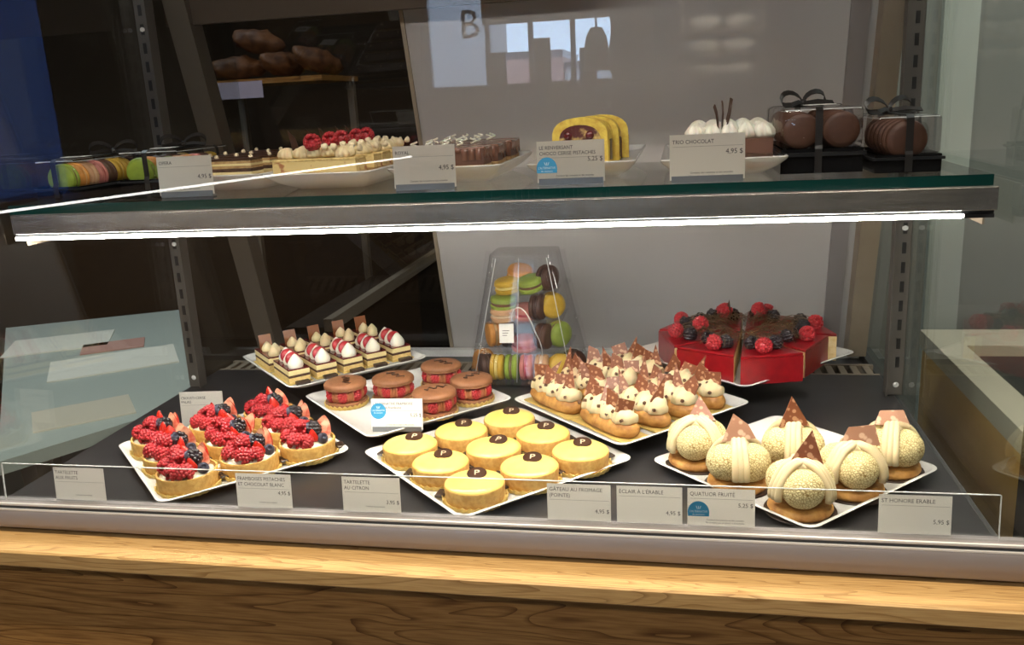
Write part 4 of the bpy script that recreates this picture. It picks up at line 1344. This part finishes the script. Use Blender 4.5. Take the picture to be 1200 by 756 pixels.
for col_, x, y, z, rot, lab in (
        ('orange', -0.074, -0.020, 0.0265, (0, pi / 2, 0.9), 'orange macaron at left end of the tower box bottom tier'),
        ('brown', -0.066, -0.048, 0.0265, (0, pi / 2, 0.45), 'dark brown macaron second from left, tower box bottom tier'),
        ('yellow', -0.0445, -0.054, 0.0265, AX, 'yellow ribbed macaron on edge at left, tower box bottom tier'),
        ('lime', -0.0205, -0.054, 0.0265, AX, 'lime green macaron on edge in middle of tower box bottom tier'),
        ('pink', 0.0040, -0.054, 0.0265, AX, 'pink macaron on edge, tower box bottom tier'),
        ('peach', 0.0285, -0.054, 0.0265, AX, 'peach macaron on edge, tower box bottom tier right of a pink one'),
        ('yellow', 0.0580, -0.050, 0.0270, (pi / 2 - 0.25, 0, 0.35), 'yellow macaron facing front at right of tower box bottom tier'),
        ('brown', 0.075, -0.022, 0.0265, (0, pi / 2, -0.9), 'dark brown macaron at right end of the tower box bottom tier'),
        ('orange', -0.056, -0.016, 0.0768, (0, pi / 2, 0.5), 'orange macaron on edge at left of tower box second tier'),
        ('brown', -0.030, -0.020, 0.0768, AX, 'dark brown macaron behind the white tag in the tower box'),
        ('pink', -0.002, -0.036, 0.0650, (0.12, 0, 0), 'pink macaron lying flat in middle of tower box second tier'),
        ('cocoa', 0.030, -0.032, 0.0768, (0, pi / 2, -0.3), 'cocoa macaron on edge in tower box second tier'),
        ('green', 0.053, -0.016, 0.0768, (0, pi / 2, -0.7), 'green macaron on edge at right of tower box second tier'),
        ('peach', -0.036, -0.026, 0.1160, (0.1, 0, 0), 'peach macaron lying under a green one in tower box third tier'),
        ('green', -0.036, -0.022, 0.1358, (0.1, 0.05, 0), 'green macaron lying on a peach one in tower box third tier'),
        ('pink', -0.002, -0.012, 0.1160, (0.15, 0, 0), 'pink macaron lying flat in tower box third tier'),
        ('brown', 0.022, -0.026, 0.1283, (0, pi / 2, -0.2), 'dark brown macaron on edge in tower box third tier'),
        ('yellow', 0.043, -0.014, 0.1283, (0, pi / 2, -0.9), 'yellow macaron on edge at right of tower box third tier'),
        ('yellow', -0.029, -0.014, 0.1645, (0.15, -0.1, 0), 'yellow macaron at left of the tower box top tier'),
        ('orange', -0.012, 0.014, 0.1795, (0.3, 0.2, 0), 'orange macaron at back of the tower box top tier'),
        ('green', 0.010, -0.019, 0.1680, (0.25, -0.15, 0), 'green macaron in middle of the tower box top tier'),
        ('brown', 0.036, -0.006, 0.1755, (0, pi / 2, -0.5), 'dark brown macaron at right of the tower box top tier')):
    macaron(col_, (TX + x * 1.08, TY + y, z + zt + 0.001), rot, lab, G, 1.08, 1.22)

# ================================================================== GIFT BOXES ON THE UPPER SHELF
def bow(r, m):
    bm = bmesh.new()
    for s in (-1, 1):
        pts = []
        for i in range(15):
            t = 2 * pi * i / 14
            pts.append((s * (0.5 - 0.5 * cos(t)) * r * 1.6, 0.25 * r * sin(t) * 0.4, r * 0.62 * sin(t) * (0.9) + r * 0.30 * (0.5 - 0.5 * cos(t)) + 0.001))
        pts = [(x, y, max(z, 0.0005)) for x, y, z in pts]
        add_ribbon(bm, pts, 0.007, 0.0012, (0.1 * s, 0.62, 0.78))
        add_ribbon(bm, [(0, 0, 0.0015), (s * r * 0.7, -0.012, 0.004), (s * r * 1.5, -0.02, 0.0015)], 0.006, 0.0012, (0, 0.7, 0.7))
    add_ico(bm, (0, 0, 0.003), 0.0045, 2)
    return finish(bm, 'ribbon_bow', m, True, 40)


RIB = mat('black_ribbon', (0.016, 0.013, 0.012), 0.4)
BOW = bow(0.021, RIB)
def gift_box(label, x0, x1, y0, y1, hb, ht, sticker=None, group='ribboned pastry boxes'):
    cx, cy = (x0 + x1) / 2, (y0 + y1) / 2
    hx, hy = (x1 - x0) / 2, (y1 - y0) / 2
    b = thing('gift_box', label, 'box', (cx, cy, UZ), 0, group)
    bm = bmesh.new()
    add_box(bm, (-hx, -hy, 0), (hx, hy, 0.004))
    t_ = 0.0015
    add_box(bm, (-hx, -hy, 0.004), (hx, -hy + t_, hb)); add_box(bm, (-hx, hy - t_, 0.004), (hx, hy, hb))
    add_box(bm, (-hx, -hy + t_, 0.004), (-hx + t_, hy - t_, hb)); add_box(bm, (hx - t_, -hy + t_, 0.004), (hx, hy - t_, hb))
    part('tray', finish(bm, 'tray', M['black_gloss']), b)
    bm = bmesh.new()
    add_box(bm, (-hx - 0.003, -hy - 0.003, hb * 0.70), (hx + 0.003, -hy - 0.0005, hb * 0.86)); add_box(bm, (-hx - 0.003, hy + 0.0005, hb * 0.70), (hx + 0.003, hy + 0.003, hb * 0.86))
    add_box(bm, (hx + 0.0005, -hy, hb * 0.70), (hx + 0.003, hy, hb * 0.86)); add_box(bm, (-hx - 0.003, -hy, hb * 0.70), (-hx - 0.0005, hy, hb * 0.86))
    part('tray_lip', finish(bm, 'tray_lip', M['black']), b)
    part('clear_lid', box('clear_lid', (-hx + 0.001, -hy + 0.001, hb + 0.0003), (hx - 0.001, hy - 0.001, ht), M['plastic'], 0.004, 2), b)
    e = 0.0012
    fx = 0.0 if hx < 0.045 else -0.004
    bm = bmesh.new()
    add_ribbon(bm, [(fx, -hy - 0.0035, 0.001), (fx, -hy - 0.0032, hb), (fx, -hy - e, hb + 0.004), (fx, -hy - e, ht - 0.002), (fx, -hy + 0.004, ht + e), (fx, hy - 0.004, ht + e), (fx, hy + e, ht - 0.003), (fx, hy + 0.0035, hb), (fx, hy + 0.0035, 0.001)], 0.008, 0.0006, (1, 0, 0))
    yb = hy * 0.45
    add_ribbon(bm, [(-hx - 0.0035, yb, 0.001), (-hx - 0.0034, yb, hb), (-hx - e, yb, ht - 0.002), (-hx + 0.004, yb, ht + e), (hx - 0.004, yb, ht + e), (hx + e, yb, ht - 0.003), (hx + 0.0034, yb, hb), (hx + 0.0035, yb, 0.001)], 0.008, 0.0006, (0, 1, 0))
    part('ribbon', finish(bm, 'ribbon', RIB), b, label='black ribbon')
    part('ribbon_bow', BOW, b, (fx, yb, ht + 0.002), (0, 0, 0.5), label='black ribbon bow')
    bm = bmesh.new()
    for s in (-1, 1):
        add_tube(bm, [(s * (hx - 0.004), -hy + 0.0022, ht - 0.0022), (s * (hx - 0.004), hy - 0.004, ht - 0.0022)], 0.0005, 4)
    add_tube(bm, [(-hx + 0.004, -hy + 0.0022, ht - 0.0012), (hx - 0.004, -hy + 0.0022, ht - 0.0012)], 0.0007, 4)
    part('lid_edge', finish(bm, 'lid_edge', M['acrylic_edge']), b)
    if sticker:
        s_ = part('sticker', box('sticker', (-0.017, -0.012, 0), (0.017, 0.012, 0.0006), M['paper_white']), b, (fx + sticker[0], sticker[1], ht + 0.0022), (0, 0, 0.15), label='white sticker')
        for k in range(2):
            part('print_line', box('print_line', (-0.009, 0.002 - 0.006 * k, 0.0007), (0.008, 0.0035 - 0.006 * k, 0.0009), M['ink_grey']), s_)
    return b


gift_box('ribboned clear box with one row of macarons, far left of the upper shelf', -0.884, -0.818, 0.165, 0.355, 0.016, 0.052, (0.0, -0.045))
gift_box('ribboned clear box with two rows of macarons behind the first price card', -0.812, -0.712, 0.250, 0.400, 0.016, 0.056, (0.004, -0.028))
gift_box('large ribboned clear box of brown macarons at right of upper shelf', 0.114, 0.206, 0.165, 0.365, 0.028, 0.074, (0.012, -0.015))
gift_box('small ribboned clear box of brown macarons, rightmost on upper shelf', 0.213, 0.283, 0.136, 0.285, 0.020, 0.062)
AY = (pi / 2, 0, 0)
for k, c in enumerate(('lime', 'orange', 'peach', 'pink', 'cocoa', 'yellow', 'yellow', 'brown')):
    macaron(c, (-0.851, 0.182 + 0.0214 * k, UZ + 0.0255), AY, '%s macaron, %s from the front in the far left gift box' % ({'lime': 'lime green', 'brown': 'dark brown'}.get(c, c), ('first', 'second', 'third', 'fourth', 'fifth', 'sixth', 'seventh', 'last')[k]), 'macarons in the far left gift box')
for row, cs in ((0, ('lime', 'orange', 'cocoa', 'brown', 'cocoa', 'yellow')), (1, ('green', 'peach', 'orange', 'pink', 'cocoa', 'yellow'))):
    for k, c in enumerate(cs):
        macaron(c, (-0.762 + (-0.0235, 0.0235)[row], 0.267 + 0.0224 * k, UZ + 0.0255 + (0.003 if k > 3 else 0) * 0), AY, '%s macaron, %s in the %s row of the two row gift box' % ({'lime': 'lime green', 'brown': 'dark brown'}.get(c, c), ('first', 'second', 'third', 'fourth', 'fifth', 'last')[k], ('left', 'right')[row]), 'macarons in the two row gift box')
for row in (0, 1):
    for k in range(8):
        macaron('cocoa', (0.160 + (-0.0225, 0.0225)[row], 0.182 + 0.0236 * k, UZ + 0.0485 - 0.017 * 0), AY, 'brown macaron, %s from the front in the %s row of the large right gift box' % (('first', 'second', 'third', 'fourth', 'fifth', 'sixth', 'seventh', 'last')[k], ('left', 'right')[row]), 'brown macarons in the large gift box', 1.0)
for k in range(6):
    macaron('cocoa', (0.248, 0.154 + 0.0222 * k, UZ + 0.0355), AY, 'brown macaron, %s from the front in the small right gift box' % ('first', 'second', 'third', 'fourth', 'fifth', 'last')[k], 'brown macarons in the small gift box', 1.05)

# ================================================================== PASTRIES ON THE UPPER PLATES
def layer_bar(name, layers, L, W, group, bev=0.0006):
    p = thing(name, 'x', 'pastry', (0, 0, 0), 0, group)
    for nm, z0, z1, m in layers:
        part(nm, box(nm, (-L / 2, -W / 2, z0), (L / 2, W / 2, z1), m, bev), p)
    return p


ORD = ('frontmost', 'second', 'third', 'fourth', 'rearmost')
op = layer_bar('coffee_bar', [('sponge', 0, 0.0050, M['sponge']), ('filling', 0.0051, 0.0085, M['custard']), ('chocolate_layer', 0.0086, 0.0130, M['sponge_dark']), ('sponge', 0.0131, 0.0165, M['praline']),
                              ('filling', 0.0166, 0.0195, M['custard']), ('sponge', 0.0196, 0.0230, M['praline']), ('glaze', 0.0231, 0.0262, M['choc'])], 0.116, 0.033, 'layered coffee bars')
NUT = lathe('nut_piece', [(0, 0), (0.0030, 0.0005), (0.0034, 0.002), (0.002, 0.0045), (0, 0.0055)], M['nut_pale'], 7)
for k, (x, y) in enumerate(((-0.045, 0.002), (0.0, -0.004), (0.046, 0.003))):
    part('nut_piece', NUT, op, (x, y, 0.0260), (0.5 * k, 0.3, k))
for k in range(5):
    place(op, k == 0, (-0.622 + 0.003 * (k % 2), 0.198 + 0.0500 * k, zUP), 0.04 * ((k * 3) % 3 - 1), '%s layered coffee bar with pale nut pieces on the left upper plate' % ORD[k])

pi_ = layer_bar('raspberry_bar', [('sponge', 0, 0.0055, M['praline']), ('cake_body', 0.0056, 0.0200, M['pistachio_cake']), ('sponge', 0.0201, 0.0232, M['sponge'])], 0.116, 0.036, 'raspberry topped bars')
ROSB = rosette(0.0130, 0.0150, 11)
for k in range(5):
    part('cream_rosette', ROSB, pi_, (-0.044 + 0.0205 * k, 0.001 * (k % 2), 0.0230), (0.2 * (k % 2), 0.15, k))
part('raspberry', RASP, pi_, (-0.004, -0.006, 0.0435), (-1.9, 0.2, 0))
for k in range(5):
    part('nut_piece', NUT, pi_, (0.012 + 0.010 * k, -0.010 + 0.004 * k, 0.0355), (0.9 * k, 0.8, k), (1.5, 1.5, 1.5))
part('chocolate_feather', shard([(-0.004, 0), (0.005, 0), (0.001, 0.016), (-0.008, 0.026)], 0.001, M['choc']), pi_, (-0.030, -0.003, 0.034), (0, 0, 0.3))
for k in range(5):
    place(pi_, k == 0, (-0.464 + 0.004 * (k % 2), 0.171 + 0.0510 * k, zUP), 0.03 * ((k * 5) % 3 - 1), '%s raspberry topped bar with piped cream on its upper plate' % ORD[k])

ro = layer_bar('glazed_bar', [('praline_base', 0, 0.0060, M['praline']), ('mousse', 0.0061, 0.0245, M['mousse'])], 0.112, 0.036, 'cocoa glazed bars')
def drape():
    bm = bmesh.new()
    add_box(bm, (-0.0575, -0.0188, 0.0246), (0.0575, 0.0188, 0.0285), 0.0012, 2)
    rr = random.Random(4)
    for x in (0.0572,):
        for k in range(7):
            d = rr.uniform(0.008, 0.019)
            y = -0.017 + k * 0.0055
            add_box(bm, (x - 0.0008, y - 0.0022, 0.0262 - d), (x + 0.0008, y + 0.0022, 0.0262), 0.0006)
    for k in range(12):
        d = rr.uniform(0.001, 0.005) if k < 9 else rr.uniform(0.008, 0.016)
        x = -0.052 + k * 0.0092
        add_box(bm, (x - 0.0035, -0.0194, 0.0262 - d), (x + 0.0035, -0.0182, 0.0262), 0.0005)
    return finish(bm, 'glaze', M['glaze_brown'], True, 50)
part('glaze', drape(), ro)
CUR = tube('white_curl', [(0.004 * cos(t * 0.9), 0.004 * sin(t * 0.9), 0.002 + 0.0009 * t) for t in range(8)], 0.0013, M['cream_white'], 5)
for k, x in enumerate((-0.040, -0.022, 0.002, 0.020)):
    part('white_curl', CUR, ro, (x, -0.006 + 0.005 * (k % 2), 0.0285), (0, 0, k * 1.3))
for k in range(5):
    place(ro, k == 0, (-0.300 + 0.006 * (k % 2), 0.196 + 0.0510 * k, zUP), 0.05 * ((k * 4) % 3 - 1), '%s glossy cocoa glazed bar with white curls on its upper plate' % ORD[k])

def arch(w, h, inset, th, m, name, fac):
    """loaf slice profile: flat bottom, rounded shoulders, extruded in depth"""
    poly = [(-w / 2 + inset, 0)] + [((w / 2 - inset) * -cos(pi * i / 14) * (1 if 0 < i < 14 else 1), (h - inset) * (0.45 + 0.55 * sin(pi * i / 14) ** 0.55)) for i in range(15)] + [(w / 2 - inset, 0)]
    bm = bmesh.new()
    add_prism(bm, poly, -th / 2, th / 2)
    bmesh.ops.rotate(bm, verts=bm.verts[:], cent=(0, 0, 0), matrix=Matrix.Rotation(pi / 2, 3, 'X'))
    return finish(bm, name, m)
ys = thing('marbled_slice', 'x', 'cake', (0, 0, 0), 0, 'yellow marbled cake slices')
part('yellow_crust', arch(0.072, 0.058, 0, 0.034, M['yellow_cake'], 'yellow_crust', 1), ys)
part('marbled_heart', arch(0.072, 0.058, 0.009, 0.0352, mat('marbled_heart', (0.10, 0.022, 0.018), 0.35, col2=(0.70, 0.48, 0.16), nscale=45, ramp=(0.36, 0.44)), 'marbled_heart', 1), ys, label='dark cherry brown marbled middle')
for s in (-1, 1):
    part('chocolate_band', box('chocolate_band', (s * 0.0362 - 0.0007, -0.006, 0.004), (s * 0.0362 + 0.0007, 0.006, 0.030), M['choc'], 0.0004), ys)
for k in range(3):
    part('cherry_half', lathe('cherry_half', [(0, 0.004), (0.004, 0.003), (0.0055, 0), (0, 0)], M['cherry_jelly'], 12), ys, (-0.015 + 0.014 * k, -0.0176, 0.036 - 0.012 * (k % 2)), (pi / 2, 0, 0))
for k in range(3):
    place(ys, k == 0, (-0.124 + 0.008 * k, 0.215 + 0.048 * k, zUP), 0.10 * (k - 1), '%s yellow marbled cake slice standing on its upper plate' % ('frontmost', 'middle', 'rearmost')[k])

tr_ = layer_bar('chocolate_cream_bar', [('brownie_base', 0, 0.0075, M['sponge_dark']), ('mousse', 0.0076, 0.0250, M['mousse'])], 0.098, 0.036, 'white topped chocolate bars')
def white_dollop():
    me = rosette(0.0128, 0.0190, 9)
    me.name = 'cream_dollop'
    me.materials.clear()
    me.materials.append(M['cream_white'])
    return me
ROSW = white_dollop()
for k in range(5):
    part('cream_dollop', ROSW, tr_, (-0.041 + 0.0198 * k, 0.002 * (k % 2), 0.0248), (0, 0, k * 0.7))
for k in range(3):
    part('chocolate_stick', tube('chocolate_stick', [(0, 0, 0), (0.001, 0, 0.020), (0.000, 0.001, 0.030 + 0.004 * k)], 0.0011, M['choc'], 6), tr_, (-0.014 + 0.004 * k, -0.004, 0.034), (0, 0.10 * (k - 1) * 2, 0))
for k in range(3):
    place(tr_, k == 0, (0.058 + 0.003 * k, 0.190 + 0.080 * k, zUP), 0.06 * (k - 1), '%s white cream topped chocolate bar on the right upper plate' % ('frontmost', 'middle', 'rearmost')[k])

# ================================================================== PRICE CARDS
sp = thing('price_strip', 'long clear acrylic price strip standing on the front metal rail', 'card holder', (0, -0.0330, 0.0217))
LEAN = radians(-5)
sp.rotation_euler.x = LEAN
part('clear_front', box('clear_front', (-0.848, -0.0009, 0), (0.3165, -0.0001, 0.0455), M['acrylic']), sp)
part('clear_lip', box('clear_lip', (-0.848, -0.0010, 0.0456), (0.3165, 0.0010, 0.0463), M['acrylic_edge']), sp, label='bright upper edge')
for x in (-0.8488, 0.3166):
    part('clear_end', box('clear_end', (x, -0.001, 0), (x + 0.0008, 0.001, 0.0455), M['acrylic_edge']), sp)


def sheet(name, wd, ht, m):
    bm = bmesh.new()
    bm.faces.new([bm.verts.new(p) for p in ((-wd / 2, -0.0004, 0.0003), (wd / 2, -0.0004, 0.0003), (wd / 2, -0.0004, ht), (-wd / 2, -0.0004, ht))])
    me = bpy.data.meshes.new(name)
    bm.to_mesh(me); bm.free()
    me.materials.append(m)
    return me


def price_card(label, loc, wd, ht, lines, price, small=(), badge=None, rz=0.0, lean=0.0, holder=False, group='price cards on the front strip', ts=None, py=0.42, ink='ink', m='paper'):
    """card face looks to -y; origin at its lower middle"""
    c = thing('price_card', label, 'price card', loc, rz, group)
    holder_h = 0.0
    k = c
    if holder:
        bm = bmesh.new()
        add_box(bm, (-wd / 2 + 0.002, -0.0022, 0), (wd / 2 - 0.002, 0.010, 0.0022))
        add_box(bm, (-wd / 2 + 0.002, -0.0022, 0.0022), (wd / 2 - 0.002, -0.0010, 0.0075))
        part('holder', finish(bm, 'holder', M['holder']), c, label='grey clip base')
    cd = part('card', sheet('card', wd, ht, M[m]), c, (0, 0, 0.0024 if holder else 0), (lean, 0, 0))
    f = -0.0006
    ts = ts or ht * 0.125
    for i, ln in enumerate(lines):
        part('title_text', text_mesh(ln, ts, M[ink], 'LEFT', 0.92), cd, (-wd / 2 + wd * 0.035, f, ht * 0.80 - i * ts * 1.12))
    zr = ht * 0.80 - (len(lines) - 1) * ts * 1.12 - ts * 0.55
    part('rule', box('rule', (-wd * 0.46, -0.0006, zr), (wd * 0.47, -0.00045, zr + 0.0003), M['rule']), cd)
    if price:
        part('price_text', text_mesh(price, ht * 0.155, M[ink], 'RIGHT', 0.95), cd, (wd * 0.475, f, ht * py))
    for i, ln in enumerate(small):
        part('small_print', text_mesh(ln, ht * 0.062, M['ink'], 'CENTER', 0.95), cd, (0.06 * wd, f, ht * (0.145 - 0.075 * i)))
    if badge:
        kind, bx, bz, br = badge
        n = 24
        if kind == 'dome':
            pts = [(br * cos(pi * q / n), br * sin(pi * q / n) * 1.08) for q in range(n + 1)]
            pts = [(-br * 0.97, -br * 0.40)] + pts[::-1] + [(br * 0.97, -br * 0.40)]
            pts = pts[::-1]
        else:
            pts = [(br * cos(2 * pi * q / n), br * sin(2 * pi * q / n)) for q in range(n)]
        bm = bmesh.new()
        add_prism(bm, pts, 0, 0.0002)
        bmesh.ops.rotate(bm, verts=bm.verts[:], cent=(0, 0, 0), matrix=Matrix.Rotation(pi / 2, 3, 'X'))
        bd = part('badge', finish(bm, 'badge', M['blue']), cd, (bx * wd, -0.00046, bz * ht), label='blue badge')
        part('badge_text', text_mesh("L'ALTERNATIVE", br * 0.30, M['badge_text'], 'CENTER', 0.80), bd, (0, -0.0004, -br * 0.02))
        part('badge_text', text_mesh('du moment', br * 0.27, M['badge_text'], 'CENTER', 0.9), bd, (0, -0.0004, -br * 0.30))
        bm = bmesh.new()
        for q in range(3):
            add_ribbon(bm, [((q - 1) * br * 0.10, 0, br * 0.32), ((q - 1) * br * 0.22, 0, br * 0.62)], br * 0.06, 0.0001, (1, 0, 0))
        part('badge_mark', finish(bm, 'badge_mark', M['badge_text']), bd, (0, -0.0004, 0))
    return c


YC = -0.0320
ZK = 0.0219
AL = ('Contient des noisettes et des amandes', 'Ne contient pas de gluten ni d\u2019arachides')
low = [((-0.773 - 0.707) / 2, ['TARTELETTE', 'AUX FRUITS'], '', ('Contient des noisettes',), None, 'price card for fruit tartlets, leftmost on the strip', 0.42),
       ((-0.526 - 0.457) / 2, ['FRAMBOISES PISTACHES', 'ET CHOCOLAT BLANC'], '4,95 $', ('Contient des noisettes',), None, 'price card reading framboises pistaches, under the berry tartlets', 0.40),
       ((-0.390 - 0.323) / 2, ['TARTELETTE', 'AU CITRON'], '3,95 $', ('Contient des noisettes',), None, 'price card reading tartelette au citron, left of lemon tartlets', 0.25),
       ((-0.151 - 0.076) / 2, ['G\u00c2TEAU AU FROMAGE', '(POINTE)'], '4,95 $', (), None, 'price card reading gateau au fromage, right of the lemon tartlets', 0.22),
       ((-0.072 - 0.000) / 2, ['\u00c9CLAIR \u00c0 L\u2019\u00c9RABLE'], '4,95 $', (), None, 'price card reading eclair a l erable, on the front strip', 0.25),
       ((0.004 + 0.077) / 2, ['QUATUOR FRUIT\u00c9'], '5,25 $', AL, ('dome', -0.335, 0.36, 0.0115), 'price card reading quatuor fruite with blue dome badge', 0.52),
       ((0.198 + 0.274) / 2, ['ST HONORE ERABLE'], '5,95 $', (), None, 'price card reading st honore erable, rightmost on the strip', 0.28)]
for cx, lines, price, small, badge, lab, py in low:
    price_card(lab, (cx, YC, ZK), 0.071, 0.0425, lines, price, small, badge, py=py, ts=0.0062).rotation_euler.x = LEAN
price_card('price card half hidden behind the berry tartlets', (-0.742, 0.262, 0.0003), 0.070, 0.060, ['CROUSTI-CERISE', 'PALAIS'], '4,95 $', (), None, 0.12, -0.10, True, 'price cards standing in the case', 0.0058)
price_card('white price card with round blue badge before the cocoa macaron sandwiches', (-0.402, 0.205, zMAC + 0.0086), 0.076, 0.045, ["L'ALTERNATIVE FRAMBOISE", 'chocolat et framboise'], '5,25 $', AL, ('disc', -0.36, 0.60, 0.0115), 0.05, -0.22, True, 'price cards standing in the case', 0.0052, 0.42, 'ink', 'paper_white')
UPG = 'price cards on the upper shelf'
price_card('upper shelf price card reading opera, leftmost', (-0.634, 0.131, UZ), 0.074, 0.050, ['OPERA'], '4,95 $', ('Contient des noisettes',), None, 0.10, -0.06, True, UPG, 0.0062)
price_card('upper shelf price card reading royal', (-0.308, 0.121, UZ), 0.078, 0.051, ['ROYAL'], '4,95 $', ('Contient des noisettes et des amandes',), None, 0.02, -0.06, True, UPG, 0.0062)
price_card('upper shelf price card reading le renversant with blue badge', (-0.130, 0.131, UZ), 0.081, 0.049, ['LE RENVERSANT', 'CHOCO CERISE PISTACHES'], '5,25 $', AL, ('dome', -0.355, 0.34, 0.0125), 0.0, -0.06, True, UPG, 0.0060, 0.50)
price_card('upper shelf price card reading trio chocolat, rightmost', (0.028, 0.104, UZ), 0.083, 0.051, ['TRIO CHOCOLAT'], '4,95 $', AL, None, 0.0, -0.06, True, UPG, 0.0062, 0.56)
